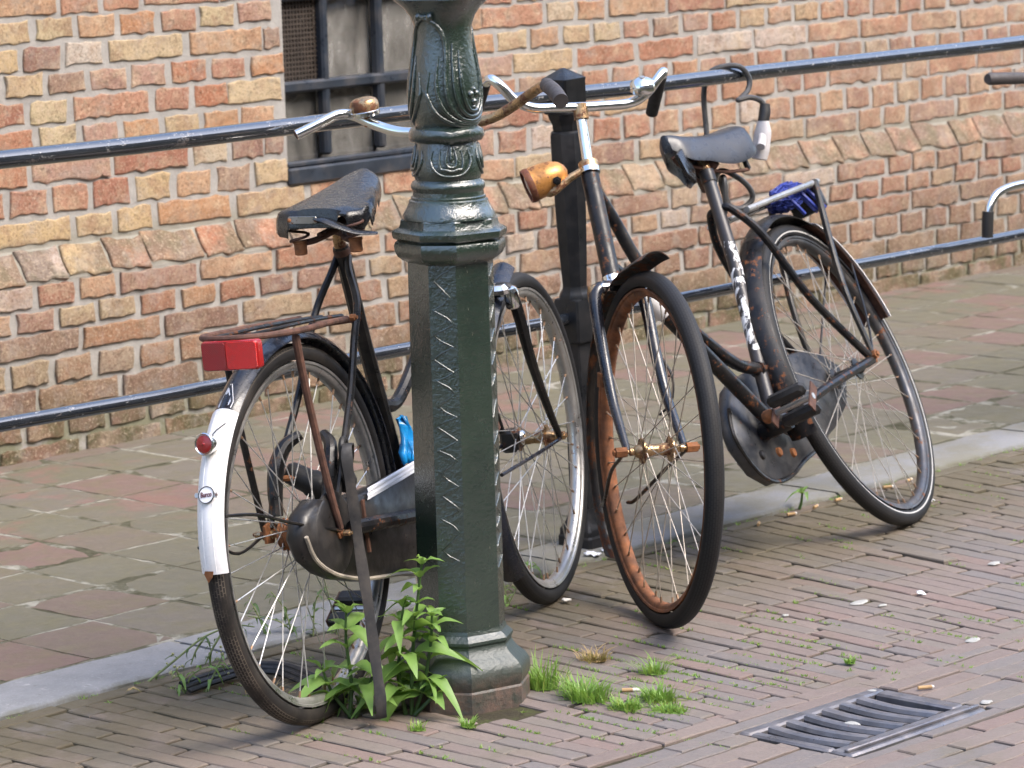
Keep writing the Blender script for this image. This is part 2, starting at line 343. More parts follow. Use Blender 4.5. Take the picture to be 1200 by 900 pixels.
def leaf_mat(name, a, b, dry=0):
    n = NT(name); c = n.mix(n.noise(30, 4), a, b)
    if dry: c = n.mix(n.mapr(n.noise(70, 4, .7), .55, .66, 0, dry), c, (.38, .32, .13)); rd = n.rand(); c = n.mix(n.math('MULTIPLY', rd, .5), c, b); c = n.mix(n.mapr(n.math('FRACT', n.math('MULTIPLY', rd, 7.7)), .86, 1.0, 0, .6), c, (.34, .30, .07)); c = n.mix(n.mapr(n.noise(90, 4, .7), .60, .72, 0, .35), c, (.10, .10, .04))
    n.base(c, .45); n.b.inputs['Subsurface Weight'].default_value = 0
    tr = n.n('ShaderNodeBsdfTranslucent'); n.set(tr.inputs[0], n.mix(.5, c, (.30, .45, .06))); ad = n.n('ShaderNodeMixShader'); ad.inputs[0].default_value = .35
    out = [q for q in n.t.nodes if q.type == 'OUTPUT_MATERIAL'][0]
    n.t.links.new(n.b.outputs[0], ad.inputs[1]); n.t.links.new(tr.outputs[0], ad.inputs[2]); n.t.links.new(ad.outputs[0], out.inputs[0])
    return n.m
M['leaf'] = leaf_mat('fresh_weed_leaf', (.16, .30, .06), (.25, .39, .11))
M['leaf_dark'] = leaf_mat('dark_weed_leaf', (.045, .095, .03), (.075, .14, .04))
M['grass'] = leaf_mat('fresh_grass', (.13, .29, .035), (.24, .38, .08), .6)
M['dry_grass'] = leaf_mat('dry_straw', (.40, .27, .12), (.48, .34, .17))
M['flower'] = leaf_mat('pale_seed_heads', (.40, .38, .16), (.55, .52, .30))
M['iron_grate'] = simple('grey_cast_iron', (.16, .155, .165), .36, .55, .3, 20, rust=.14, rs=30, dirt=.35, dirtc=(.22, .19, .17), bump=.2)
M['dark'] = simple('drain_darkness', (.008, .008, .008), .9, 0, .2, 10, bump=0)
M['window_paint'] = simple('blue_black_window_paint', (.020, .026, .036), .35, 0, .3, 12, dirt=.2, bump=.1)
M['blind'] = simple('grey_beige_interior', (.40, .36, .31), .8, 0, .25, 5, bump=0)
M['mesh_wire'] = simple('brown_wire_gauze', (.06, .045, .035), .6, .3, .3, 30, bump=0)
def glass_mat():
    n = NT('old_window_glass'); t = n.t; out = [q for q in t.nodes if q.type == 'OUTPUT_MATERIAL'][0]
    bp = n.n('ShaderNodeBump'); bp.inputs['Strength'].default_value = .15; bp.inputs['Distance'].default_value = .01; t.links.new(n.noise(7, 2), bp.inputs['Height'])
    tr = n.n('ShaderNodeBsdfTransparent'); tr.inputs[0].default_value = (.86, .88, .86, 1); gl = n.n('ShaderNodeBsdfGlossy'); gl.inputs['Roughness'].default_value = .03
    df = n.n('ShaderNodeBsdfDiffuse'); t.links.new(n.ramp(n.noise(5, 6, .75, stretch=(1.6, 1, .6)), [(.36, (.13, .125, .115)), (.5, (.30, .285, .255)), (.64, (.55, .53, .49))]), df.inputs[0])  # streaky pale film: bright street reflections painted into the pane colour
    m0 = n.n('ShaderNodeMixShader'); m0.inputs[0].default_value = .42; t.links.new(tr.outputs[0], m0.inputs[1]); t.links.new(df.outputs[0], m0.inputs[2])
    fr = n.n('ShaderNodeFresnel'); fr.inputs[0].default_value = 1.9; ms = n.n('ShaderNodeMixShader')
    for q in (gl, fr): t.links.new(bp.outputs[0], q.inputs['Normal'])
    t.links.new(fr.outputs[0], ms.inputs[0]); t.links.new(m0.outputs[0], ms.inputs[1]); t.links.new(gl.outputs[0], ms.inputs[2]); t.links.new(ms.outputs[0], out.inputs[0])
    t.nodes.remove(n.b); return n.m
M['glass'] = glass_mat()
M['butt_paper'] = simple('cigarette_paper', (.72, .68, .62), .8, 0, .08, 60, bump=.1)
M['butt_filter'] = simple('cork_filter', (.42, .27, .13), .8, 0, .15, 80, bump=.1)
M['guano'] = simple('dried_white_dropping', (.33, .325, .30), .85, 0, .1, 60, bump=.2)
# ================================================================== SETTING
GX0, GX1, GY0, GY1 = 4.752, 5.176, 3.598, 3.868           # drain opening
def sheet(name, xs, ys, z, mat, hole=None):
    vs = [(x, y, z) for y in ys for x in xs]; n = len(xs); fs = []
    for j in range(len(ys)-1):
        for i in range(n-1):
            if hole and (i, j) == hole: continue
            fs.append((j*n+i, j*n+i+1, (j+1)*n+i+1, (j+1)*n+i))
    o = MB().add(vs, fs).build(name, mat, None, False); o['kind'] = 'structure'; return o
street = sheet('street', (-60, GX0+.01, GX1-.01, 120), (-60, GY0+.01, GY1-.01, 5.085), -.0055, M['soil'], (1, 1))
pavement = sheet('pavement', (-60, 120), (5.23, 7.6), .0077, M['joint'])

def cam_dist(x, y, z=0): return math.sqrt(x*x+y*y+(z-HC)**2)
_Ri = Matrix(RC).transposed()
def seen(x, y, z, mg=.04):
    c = _Ri @ (Vector((x, y, z))-Vector((0, 0, HC))); u, v = c.x/-c.z*4000/1200, c.y/-c.z*4000/1200
    return abs(u) < .5+mg and abs(v) < .375+mg
# ---- brick pieces shared by the floor and the wall
def block(name, L, Wd, H, mat, rng, jit=.003, bev=.004, nx=4, ny=1, rough=.0, taper=.0):
    """slab with an uneven top face (+Z); outline wanders by jit"""
    pts = []
    per = [(-.5+i/nx, -.5) for i in range(nx)] + [(.5, -.5+i/ny) for i in range(ny)] + [(.5-i/nx, .5) for i in range(nx)] + [(-.5, .5-i/ny) for i in range(ny)]
    for (a, b) in per: pts.append((a*L + rng.uniform(-jit, jit), b*Wd + rng.uniform(-jit, jit)))
    n = len(pts)
    def ring(k, z, zj=0): return [(x-math.copysign(k, x)*min(1, abs(x)/(L*.3)), y-math.copysign(k, y)*min(1, abs(y)/(Wd*.3)), z+rng.uniform(-zj, zj)) for x, y in pts]
    R = [ring(-taper, -H), ring(0, -bev, bev*.3), ring(bev, 0, rough)]
    m = MB().rings(R, cap=False)
    top = 2*n; c = len(m.v)
    m.add([], [])
    # ladder across the top
    lo = [top+i for i in range(nx+1)]; hi = [top+(2*nx+ny-i) for i in range(nx+1)]
    fs = []
    if ny == 1:
        for i in range(nx): fs.append((lo[i], lo[i+1], hi[i+1], hi[i]))
    else:
        mid = []
        for i in range(nx-1):
            x0, x1 = m.v[lo[i+1]], m.v[hi[i+1]]; m.v.append(((x0[0]+x1[0])/2+rng.uniform(-.006, .006), rng.uniform(-.006, .006), rng.uniform(-.2, 1)*rough)); mid.append(len(m.v)-1)
        mid = [top+2*nx+ny+1] + mid + [top+nx+1]
        for i in range(nx): fs += [(lo[i], lo[i+1], mid[i+1], mid[i]), (mid[i], mid[i+1], hi[i+1], hi[i])]
    m.f += fs; m.m += [0]*len(fs)
    return m.mesh(name, mat, False)
def lay(items, parent, name, limit=300):
    """items: (size, mesh, matrix). The largest in view become parts, the rest one part of kind stuff"""
    items.sort(key=lambda q: -q[0])
    for sz, me, mx in items[:limit]: link(name, me, parent, mx)
    rest = MB()
    for sz, me, mx in items[limit:]:
        rest.add([mx @ v.co for v in me.vertices], [tuple(p.vertices) for p in me.polygons])
    if rest.v:
        o = rest.build(name+'_field', items[0][1].materials[0], parent, False); o['kind'] = 'stuff'
rng = random.Random(5)
# ---- clinkers of the street: rows across the street, a course along the kerb, a gutter field beyond the drain line
clk = [block('paving_brick', .1985, .0458, .05, M['clinker'], rng, .0014, .0022, 5, 1, .0006) for _ in range(10)]
EDGE = lambda x: 3.985 - .045*(x-4.4)                       # where the rows meet the gutter field
items = []
def put_clinker(x, y, ang, sw=1, L=1, tilt=.003):
    if not (3.2 < x < 11 and 2.4 < y < 5.2): return
    v = seen(x, y, 0, .0); w = seen(x, y, 0, .42)
    if not w: return
    mx = T(x, y, rng.gauss(0, .0011)) @ RZ(ang + rng.gauss(0, .005)) @ RX(rng.gauss(0, tilt*2)) @ RY(rng.gauss(0, tilt)) @ Matrix.Diagonal((L, sw, 1, 1)) @ RZ(PI*rng.randint(0, 1))
    items.append(((100 if v else 0) + 1/cam_dist(x, y)**2, rng.choice(clk), mx))
def skew(X): return max(-.03, min(.17, .085*(X-4.25)))
X = 3.2; row = 0; lamp_xy = (4.653, 4.466)
while X < 10.2:
    s = skew(X); a = math.atan2(1, s); y0 = 5.018 - rng.uniform(0, .003); y = y0 - rng.choice((0, 0, .06, .10, .13, .15)) - rng.uniform(0, .02)
    if y0-y > .035:                                         # cut brick at the kerb end
        yy = (y0+y)/2; put_clinker(X - s*(5.05-yy), yy, a, 1, (y0-y)/.2045)
    else: y = y0
    while y > 2.5:
        yc = y-.099; x = X - s*(5.05-yc)
        f = 1 - .085*(5.05-yc) if s > -.03 and s < .17 else 1
        if yc-.06 < EDGE(x):
            r = y - EDGE(x)
            if r > .010: put_clinker(X - s*(5.05-(y-r/2)), y-r/2, a, f, r/.205)
            break
        if (x-lamp_xy[0])**2 + (yc-lamp_xy[1])**2 > .035: put_clinker(x, yc, a, f*.985, rng.uniform(.97, 1.0))
        elif (x-lamp_xy[0])**2 + (yc-lamp_xy[1])**2 > .016: put_clinker(x, yc, a, f*.985, .9)
        y -= .2045 + rng.uniform(-.001, .003)
    X += .0492; row += 1
x = 3.2
while x < 10.2:
    put_clinker(x, 5.046+rng.gauss(0, .002), rng.gauss(0, .01), .95); x += .205
def put_run(xa, xb, y, sw=1.0):                             # clinkers end to end from xa to xb
    x = xa
    while x < xb-.02:
        e = min(x+.2045, xb)
        if xb-e < .05: e = xb
        put_clinker((x+e)/2, y, -.02, sw, (e-x-.003)/.2); x = e
yr = 0; row = 0
while yr < 1.4:
    y = EDGE(4.96) - .024 - yr; x0 = 3.9 + (row*.077) % .2
    if GY0-.027 < y < GY1+.024:
        put_run(x0, GX0-.005, y); put_run(GX1+.005, 9.0, y)
    else:
        x = x0
        while x < 9.0: put_clinker(x, EDGE(x)-.024-yr, -.045); x += .2045
    yr += .0495; row += 1
e_ = EDGE(4.96)-.0495
while e_-.0495 > GY1+.024-.0247: e_ -= .0495
if e_-GY1 > .014: put_run(GX0-.01, GX1+.01, (e_+GY1)/2, min(1.1, (e_-GY1-.004)/.0468))
yy_ = EDGE(4.96)-.024
while yy_ > GY0-.027: yy_ -= .0495
g_ = GY0-.003-(yy_+.0247)
if g_ > .010: put_run(GX0-.01, GX1+.01, GY0-.003-g_/2, min(1.1, (g_-.002)/.0468))
lay(items, street, 'paving_brick')
# ---- kerb: flush stones
kerb = MB().box(T(0, 5.166, -.11), 160, .180, .2).build('kerb', M['kerb'], None, False); kerb['kind'] = 'structure'
ks = []
xk = 2.6
for L in (1.02, .98, 1.05, 1.0, .96, 1.03, 1.0, 1.0, 1.1, 1.0):
    m = MB(); n = 14
    R = []
    for i in range(n+1):
        xx = xk + .005 + (L-.010)*i/n; e = rng.uniform(-.004, .004); e2 = rng.uniform(-.004, .004); zz = rng.uniform(-.001, .001)
        R.append([(xx, 5.071+e, -.09), (xx, 5.073+e, .003), (xx, 5.080+e, .0085+zz), (xx, 5.18, .0102+zz), (xx, 5.256+e2, .0095+zz), (xx, 5.260+e2, -.02)])
    m.rings(R, closed_sec=True); m.build('kerb_stone', M['kerb'], kerb, True, 50); xk += L
# ---- pavement tiles
tl = [block('paving_tile', .231, .243, .02, M['tile'], rng, .0045, .005, 4, 4, .0012) for _ in range(6)]
def tilemesh(name):
    m = MB(); n = 5; j = .0026
    def pt(i, k):
        bx, by = (i/n-.5)*.2235, (k/n-.5)*.2385
        ed = i in (0, n) or k in (0, n)
        return (bx+rng.uniform(-j, j), by+rng.uniform(-j, j), (-.0012 if ed else 0)+rng.uniform(-.0007, .0007))
    g = [[pt(i, k) for i in range(n+1)] for k in range(n+1)]
    vs = [p for r in g for p in r]; fs = [(k*(n+1)+i, k*(n+1)+i+1, (k+1)*(n+1)+i+1, (k+1)*(n+1)+i) for k in range(n) for i in range(n)]
    per = [i for i in range(n+1)] + [k*(n+1)+n for k in range(1, n+1)] + [n*(n+1)+i for i in range(n-1, -1, -1)] + [k*(n+1) for k in range(n-1, 0, -1)]
    o = len(vs); vs += [(vs[i][0]*1.01, vs[i][1]*1.01, -.02) for i in per]
    fs += [(o+a, o+(a+1) % len(per), per[(a+1) % len(per)], per[a]) for a in range(len(per))]
    return m.add(vs, fs).mesh(name, M['tile'], True, 25)
tl = [tilemesh('paving_tile') for _ in range(7)]
items = []
ys = [5.268, 5.540, 5.795, 6.045, 6.295, 6.552, 6.815, 7.065, 7.2]
xs = [3.0]
while xs[-1] < 13.5: xs.append(xs[-1] + .2345 + rng.uniform(-.006, .006))
for j in range(len(ys)-1):
    for i in range(len(xs)-1):
        cx, cy = (xs[i]+xs[i+1])/2 + rng.gauss(0, .002), (ys[j]+ys[j+1])/2 + rng.gauss(0, .002)
        if not seen(cx, cy, 0, .36): continue
        mx = T(cx, cy, .0095+rng.gauss(0, .0005)) @ RZ(rng.gauss(0, .007)) @ RX(rng.gauss(0, .0022)) @ RY(rng.gauss(0, .0022)) @ Matrix.Diagonal((1, (ys[j+1]-ys[j])/.25, 1, 1)) @ RZ(PI*rng.randint(0, 1))
        items.append(((100 if seen(cx, cy, 0, 0) else 0)+1/cam_dist(cx, cy)**2, rng.choice(tl), mx))
lay(items, pavement, 'paving_tile')

# ================================================================== HOUSE WALL
wall = thing('brick_house', 'old house front of uneven orange brick with a mossy sloped plinth and a barred window', 'house', T(6, 7.146, 0))
PL, UP = 7.146, 7.205                                        # plinth face, upper wall face
WX0, WX1, WZ0, WZ1 = 6.835, 7.60, .655, 1.72                 # window opening
wo = wall.matrix_basis.inverted()
m = MB()
yb = UP + .0045; HB = 3.1
for (x0, x1, z0, z1) in ((-3, WX0+.005, .5, HB), (WX1-.005, 30, .5, HB), (WX0+.005, WX1-.005, .5, WZ0), (WX0+.005, WX1-.005, WZ1, HB)):
    m.box(T((x0+x1)/2, yb+.14, (z0+z1)/2), x1-x0, .28, z1-z0)
m.box(T(13.5, (PL+.0045+yb+.28)/2, .19), 33, yb+.28-PL-.011, .62)
# sloped bed under the ledge bricks
m.add([(-3, PL+.0065, .487), (30, PL+.0065, .487), (30, yb, .572), (-3, yb, .572), (-3, yb, .45), (30, yb, .45)], [(0, 1, 2, 3), (0, 4, 5, 1), (3, 2, 5, 4)])
m.build('mortar', M['mortar'], wall, False, X=wo)
def wbrick(L, H):
    """one weathered brick: face towards -Y"""
    me = block('brick', L, H, .03, M['brick'], rng, .0042, .0030, 11 if L > .2 else 5, 2, .0016, .002)
    for v in me.vertices: v.co = Vector((v.co.x, -v.co.z, v.co.y))
    return me
stre = [wbrick(.279, .0585) for _ in range(10)]; head = [wbrick(.126, .0585) for _ in range(10)]
items = []
def put_brick(x, y, z, kind, hs=1, ls=1, tilt=0):
    if not seen(x, y, z, .40): return
    me = rng.choice(stre if kind else head)
    mx = T(x-6, y-7.146-abs(rng.gauss(0, .0016)), z+rng.gauss(0, .0015)) @ RX(tilt) @ RY(rng.gauss(0, .010)) @ RZ(rng.gauss(0, .012)) @ Matrix.Diagonal((ls*rng.uniform(.96, 1.01), 1, hs*rng.uniform(.94, 1.04), 1)) @ RY(PI*rng.randint(0, 1))
    d = cam_dist(x, y, z); items.append(((100 if seen(x, y, z, .01) else 0)+(2.3 if kind else 1)/d**2, me, mx))
def course(zc, y, kind, hs, x0, off, gaps=()):
    x = x0 + off
    while x < 13.5:
        p = (.297 if kind else .1485) + rng.uniform(-.006, .006); c = x+p/2; ok = True
        for g0, g1 in gaps:
            if c+p/2 > g0+.02 and c-p/2 < g1-.02:
                ok = False
                a, b = c-p/2, c+p/2
                if a < g0-.05: put_brick((a+g0)/2-.008, y, zc, 0, hs, (g0-a-.004)/.126)
                if b > g1+.05: put_brick((b+g1)/2+.008, y, zc, 0, hs, (b-g1-.004)/.126)
        if ok:
            if kind and rng.random() < .14: put_brick(c-p/4, y, zc, 0, hs); put_brick(c+p/4, y, zc, 0, hs)
            else: put_brick(c, y, zc, kind, hs)
        x += p
zl = [-.012, .056, .131, .204, .280, .353, .419, .487]
for k in range(7):
    course((zl[k]+zl[k+1])/2, PL, k % 2 == 0, (zl[k+1]-zl[k]-.0135)/.057, 3.6, (0, .07, .15, .03)[k % 4])
zu = [.580, .657, .741, .834, .900, .977, 1.048, 1.124, 1.196, 1.272, 1.346, 1.42, 1.495, 1.57, 1.645]
for k in range(14):
    z = (zu[k]+zu[k+1])/2; gap = ((WX0, WX1),) if WZ0-.02 < z < WZ1 else ()
    course(z, UP, k % 2 == 0, (zu[k+1]-zu[k]-.0165)/.057, 3.6, (.04, .11, .19, .07)[k % 4], gap)
# ledge: bricks lying on the slope, leaning sideways a little
x = 3.6; sl = math.atan2(UP-PL, .085)
while x < 13.5:
    p = .152+rng.uniform(-.012, .012)
    if rng.random() < .25: p *= 1.35
    cx, cy, cz = x+p/2, (PL+UP)/2-.002, .532
    if seen(cx, cy, cz, .40):
        me = rng.choice(head); mx = T(cx-6, cy-7.146, cz) @ T(0, -.001, .003) @ RX(-sl) @ RY(rng.gauss(0, .03)+.07) @ Matrix.Diagonal(((p-.010)/.126, 1, 1.62, 1))
        items.append(((100 if seen(cx, cy, cz) else 0)+1.2/cam_dist(cx, cy, cz)**2, me, mx))
    x += p
lay(items, wall, 'brick')
# window: timber frame with bars, panes behind
wy = UP+.045
win = MB()
win.box(T((WX0+WX1)/2, wy+.01, WZ0+.022), WX1-WX0, .13, .05, .006)             # sill rail
win.box(T((WX0+WX1)/2, wy-.03, WZ0+.056), WX1-WX0-.004, .03, .016, .004)
window = win.build('window', M['window_paint'], wall, True, X=wo)
def wpart(nm, mx, a, b, c, mat, bev=.004): return MB().box(mx, a, b, c, bev).build(nm, mat, window, True, X=wo)
wpart('frame', T(WX0+.012, wy+.02, (WZ0+WZ1)/2+.03), .024, .06, WZ1-WZ0-.05, M['window_paint'])
wpart('frame', T(WX1-.022, wy+.02, (WZ0+WZ1)/2+.03), .044, .06, WZ1-WZ0-.05, M['window_paint'])
bx = (7.040, 7.270, 7.49)
for b in bx: wpart('glazing_bar', T(b, wy+.004, (WZ0+WZ1)/2+.04), .030, .036, WZ1-WZ0-.06, M['window_paint'], .007)
for z in (.933, 1.20, 1.46): wpart('glazing_bar', T((WX0+WX1)/2, wy+.003, z), WX1-WX0-.04, .042, .034, M['window_paint'], .007)
cols = [(WX0+.022, 7.027), (7.053, 7.257), (7.283, 7.477), (7.503, WX1-.042)]; rows_ = [(WZ0+.045, .917), (.949, 1.184), (1.216, 1.444), (1.476, WZ1)]
for ci, (a, b) in enumerate(cols):
    for ri, (c, d) in enumerate(rows_):
        wpart('pane', T((a+b)/2, wy+.03+.001*rng.random(), (c+d)/2) @ RX(rng.gauss(0, .006)) @ RZ(rng.gauss(0, .006)), b-a+.012, .003, d-c+.012, M['glass'], 0)
g = MB(); a, b = cols[0]                                                         # gauze in front of the upper left panes
for (c, d) in rows_[1:3]:
    st = .0135
    n = int((b-a)/st)+1
    for i in range(n+1): g.box(T(a+(b-a)*i/n, wy+.012, (c+d)/2), .0045, .004, d-c)
    k = int((d-c)/st)
    for i in range(k+1): g.box(T((a+b)/2, wy+.0125, c+(d-c)*i/k), b-a, .005, .0045)
gz = g.build('gauze', M['mesh_wire'], window, False, X=wo); gz['kind'] = 'stuff'
MB().box(T((WX0+WX1)/2, wy+.11, (WZ0+WZ1)/2), WX1-WX0+.3, .01, WZ1-WZ0+.3).build('blind', M['blind'], window, False, X=wo)
# ---- drain
gr = thing('drain_grate', 'grey cast iron drain grate with curved bars set in the paving', 'drain grate', T(4.96, 3.732, .002) @ RZ(-.015))
hx, hy = .206, .133
m = MB()
for (cx, cy, sx, sy) in ((0, hy-.014, 2*hx, .028), (0, -hy+.026, 2*hx, .052), (-hx+.012, .012, .024, 2*hy-.081), (hx-.018, .012, .036, 2*hy-.081)):
    m.box(T(cx, cy, -.012), sx, sy, .026, .004)
m.build('frame', M['iron_grate'], gr)
MB().box(T(0, -hy+.018, .004), 2*hx-.01, .010, .008, .002).build('rim', M['iron_grate'], gr)
nb = 6; x0, x1 = -hx+.026, hx-.038
for i in range(nb):
    xc = x0 + (x1-x0)*(i+.78)/(nb+.55)
    P = []
    for k in range(9):
        t = k/8; yy = hy-.027 - t*(2*hy-.078); P.append((xc - .007*math.sin(PI*t), yy, -.002 - .0022*math.sin(PI*t)))
    q = MB(); R = []
    for p in P: R.append([(p[0]+dx, p[1], p[2]+dz) for dx, dz in ((-.0145, -.004), (-.011, .003), (-.004, .005), (.004, .005), (.011, .003), (.0145, -.004), (.009, -.03), (-.009, -.03))])
    q.rings(R).build('bar', M['iron_grate'], gr)
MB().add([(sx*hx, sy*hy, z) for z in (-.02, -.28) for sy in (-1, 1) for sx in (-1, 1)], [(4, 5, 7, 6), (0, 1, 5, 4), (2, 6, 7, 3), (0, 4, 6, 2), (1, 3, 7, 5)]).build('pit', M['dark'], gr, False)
# ================================================================== LAMP POST
LX, LY = 4.653, 4.466
lamp = thing('lamp_post', 'dark green cast iron lamp post with eight-sided shaft and moulded collar', 'lamp post', T(LX, LY, 0))
VIEW = math.atan2(-LY, -LX)                                  # from the post towards the camera
CORN = [VIEW + math.radians(6.7 + d) for d in (-3, 49, 90, 139, 180-3, 229, 270, 319)]
CORN = [VIEW + math.radians(d) for d in (-31-45+45, 6.5, 59, 96.5, 149, 186.5, 239, 276.5)]
CORN.sort()
def octo(m, prof, mi=0, k=1.015): return m.poly(Matrix(), CORN, [(r*k, z) for r, z in prof], mi)
P_ = M['green_paint']
octo(MB(), [(.126, -.02), (.127, .004), (.127, .034), (.124, .038), (.1275, .046), (.1295, .060), (.128, .072), (.120, .084), (.108, .094), (.099, .104), (.0945, .112), (.0945, .117), (.0975, .1215), (.0975, .127), (.093, .132), (.086, .138), (.0835, .146)]).build('base', P_, lamp, True, 28)
octo(MB(), [(.0825, .146), (.0815, .5), (.0808, .855)]).build('shaft', P_, lamp, True, 20)
octo(MB(), [(.081, .853), (.090, .858), (.099, .865), (.1045, .876), (.1055, .887), (.103, .893), (.0985, .896), (.1065, .9005), (.1085, .906), (.1085, .913), (.103, .917), (.096, .920)]).build('collar', P_, lamp, True, 28)
octo(MB(), [(.096, .918), (.0925, .926), (.0915, .934), (.0885, .937)]).build('collar', P_, lamp, True, 28)
MB().lathe([(.089, .936), (.0885, .941), (.085, .949), (.080, .957), (.0765, .965), (.0755, .9705), (.0715, .973), (.0715, .977), (.068, .979), (.0675, .988)], seg=40).build('bell', P_, lamp, True, 30)
MB().lathe([(.0675, .987), (.068, .990), (.0705, .994), (.0708, 1.000), (.068, 1.0055), (.0635, 1.008), (.062, 1.010)], seg=40).build('ring', P_, lamp, True, 40)
NECK = [(.062, 1.009), (.0640, 1.016), (.0665, 1.024), (.0665, 1.036), (.0645, 1.050), (.0615, 1.064), (.0585, 1.076), (.0575, 1.082)]
MB().lathe(NECK, seg=40).build('neck', P_, lamp, True, 40)
def crown_r(a, z, r):  # scalloped ring under the vase
    return r
rg = MB(); prof = [(.058, 1.080), (.066, 1.083), (.0715, 1.090), (.0720, 1.098), (.069, 1.105), (.061, 1.109), (.057, 1.112)]
R = []
for r, z in prof:
    R.append([Vector((r*math.cos(a)*1, r*math.sin(a), z + (.006*(abs(math.sin(2*(a-VIEW-.14)))**.5-.7) if r > .06 else 0))) for a in [2*PI*k/64 for k in range(64)]])
rg.rings(R).build('ring', P_, lamp, True, 40)
VASE = [(.057, 1.110), (.0620, 1.122), (.0660, 1.140), (.0675, 1.160), (.0670, 1.182), (.0645, 1.208), (.0605, 1.232), (.0565, 1.255), (.0535, 1.278), (.0540, 1.298), (.0590, 1.317), (.0680, 1.333), (.0810, 1.346), (.0850, 1.350), (.083, 1.358)]
def rad_at(prof, z):
    for (r0, z0), (r1, z1) in zip(prof, prof[1:]):
        if z0 <= z <= z1: return r0+(r1-r0)*(z-z0)/(z1-z0)
    return prof[-1][0]
R = []
for r, z in VASE:
    t = max(0, (z-1.29)/.06); R.append([Vector((r*(1+.13*t*math.cos(4*(a-VIEW-.30)))*math.cos(a), r*(1+.13*t*math.cos(4*(a-VIEW-.30)))*math.sin(a), z)) for a in [2*PI*k/64 for k in range(64)]])
vase = MB().rings(R).build('vase', P_, lamp, True, 45)
upm = MB(); upm.lathe([(.052, 1.355), (.060, 1.375), (.060, 1.39), (.05, 1.40), (.045, 1.45), (.042, 2.4), (.052, 2.42), (.052, 2.46), (.036, 2.5), (.034, 3.3)], seg=28).build('column', P_, lamp, True, 35)
lan = MB(); lan.poly(T(0, 0, 3.3), [PI/4+k*PI/2 for k in range(4)], [(.08, 0), (.13, .02), (.22, .40), (.23, .42), (.12, .56), (.05, .60), (.02, .68)]).build('lantern', P_, lamp, True, 30)
def on_surf(prof, a, z, lift): r = rad_at(prof, z)+lift; return Vector((r*math.cos(a), r*math.sin(a), z))
def ridge(prof, pts, r=.0032, nm='ornament', par=None):
    MB().tube([on_surf(prof, VIEW+a, z, .0004) for a, z in pts], [r*.35, r, r, r, r, r, r*.35], 7, True, 6).build(nm, P_, par or lamp, True, 60)
ORN = .30                                                    # the ornament facing the photo sits a little right of the middle
for k in range(4):
    o = ORN + k*PI/2
    if k % 2 == 0:
        v_ = .92 + k*PI/2
        for w, zb, zt in ((1.46, 1.113, 1.215), (1.16, 1.117, 1.245), (.90, 1.122, 1.265), (.66, 1.130, 1.268), (.44, 1.140, 1.255)):
            ridge(VASE, [(v_-w*.94, zt), (v_-w, zt-.035), (v_-w*.97, zb+.055), (v_-w*.80, zb+.024), (v_-w*.46, zb+.005), (v_, zb), (v_+w*.46, zb+.005), (v_+w*.80, zb+.024), (v_+w*.97, zb+.055), (v_+w, zt-.035), (v_+w*.94, zt)], .0046, par=vase)
        for sg_ in (1, -1):
            ridge(VASE, [(v_-sg_*(1.80), 1.318), (v_-sg_*1.62, 1.318), (v_-sg_*1.30, 1.309), (v_-sg_*1.02, 1.293), (v_-sg_*.88, 1.268), (v_-sg_*.86, 1.23), (v_-sg_*.88, 1.17)], .0052, par=vase)
            MB().sphere(T(*on_surf(VASE, VIEW+v_-sg_*1.80, 1.318, -.001)), .0085, 12, 8).build('scroll', P_, vase)
        for da, z, r in ((0, 1.158, .0068), (-.13, 1.172, .0072), (.13, 1.172, .0072), (0, 1.180, .006), (0, 1.147, .005)):
            MB().sphere(T(*on_surf(VASE, VIEW+v_+da, z, -.0005)), r, 10, 6).build('rosette', P_, vase)
    o = .12 + k*PI/2
    # neck ornament: horseshoe and drop
    for w, zb in ((.62, 1.019), (.36, 1.029)):
        ridge(NECK, [(o-w*.9, 1.068), (o-w, 1.05), (o-w*.86, 1.034), (o-w*.5, zb+.003), (o, zb), (o+w*.5, zb+.003), (o+w*.86, 1.034), (o+w, 1.05), (o+w*.9, 1.068)], .0032)
    ridge(NECK, [(o-.07, 1.078), (o-.16, 1.052), (o-.13, 1.040), (o, 1.036), (o+.13, 1.040), (o+.16, 1.052), (o+.07, 1.078)], .0030)
    ridge(NECK, [(o, 1.078), (o, 1.060), (o, 1.046)], .0038)
# raised zigzag beading on the narrow faces
def face_pt(i, u, z, lift):
    a, b = CORN[i % 8], CORN[(i+1) % 8]; r = rad_at([(.0838, .146), (.0827, .5), (.0820, .855)], z)
    A, B_ = Vector((math.cos(a), math.sin(a), 0))*r, Vector((math.cos(b), math.sin(b), 0))*r
    n = ((A+B_)/2).normalized(); p = A+(B_-A)*u + n*lift; p.z = z; return p
rz = random.Random(3)
near = min(range(8), key=lambda i: abs(((CORN[i]+CORN[(i+1) % 8])/2-VIEW+math.radians(12)+PI) % (2*PI)-PI))
for fi in range(near % 2, 8, 2):
    z = .845; side = 0; pts = []
    while z > .235:
        u = (.17 if side else .83) + rz.uniform(-.08, .08)
        pts.append(face_pt(fi, u, z, -.0005)); z -= rz.uniform(.017, .026)
        if rz.random() < .10: z -= .008
        side ^= 1
    for a in range(0, len(pts)-1, 3): MB().tube(pts[a:a+4], [.0014, .0022, .0021, .0022, .0014], 7, True, 2).build('beading', P_, lamp, True, 60)
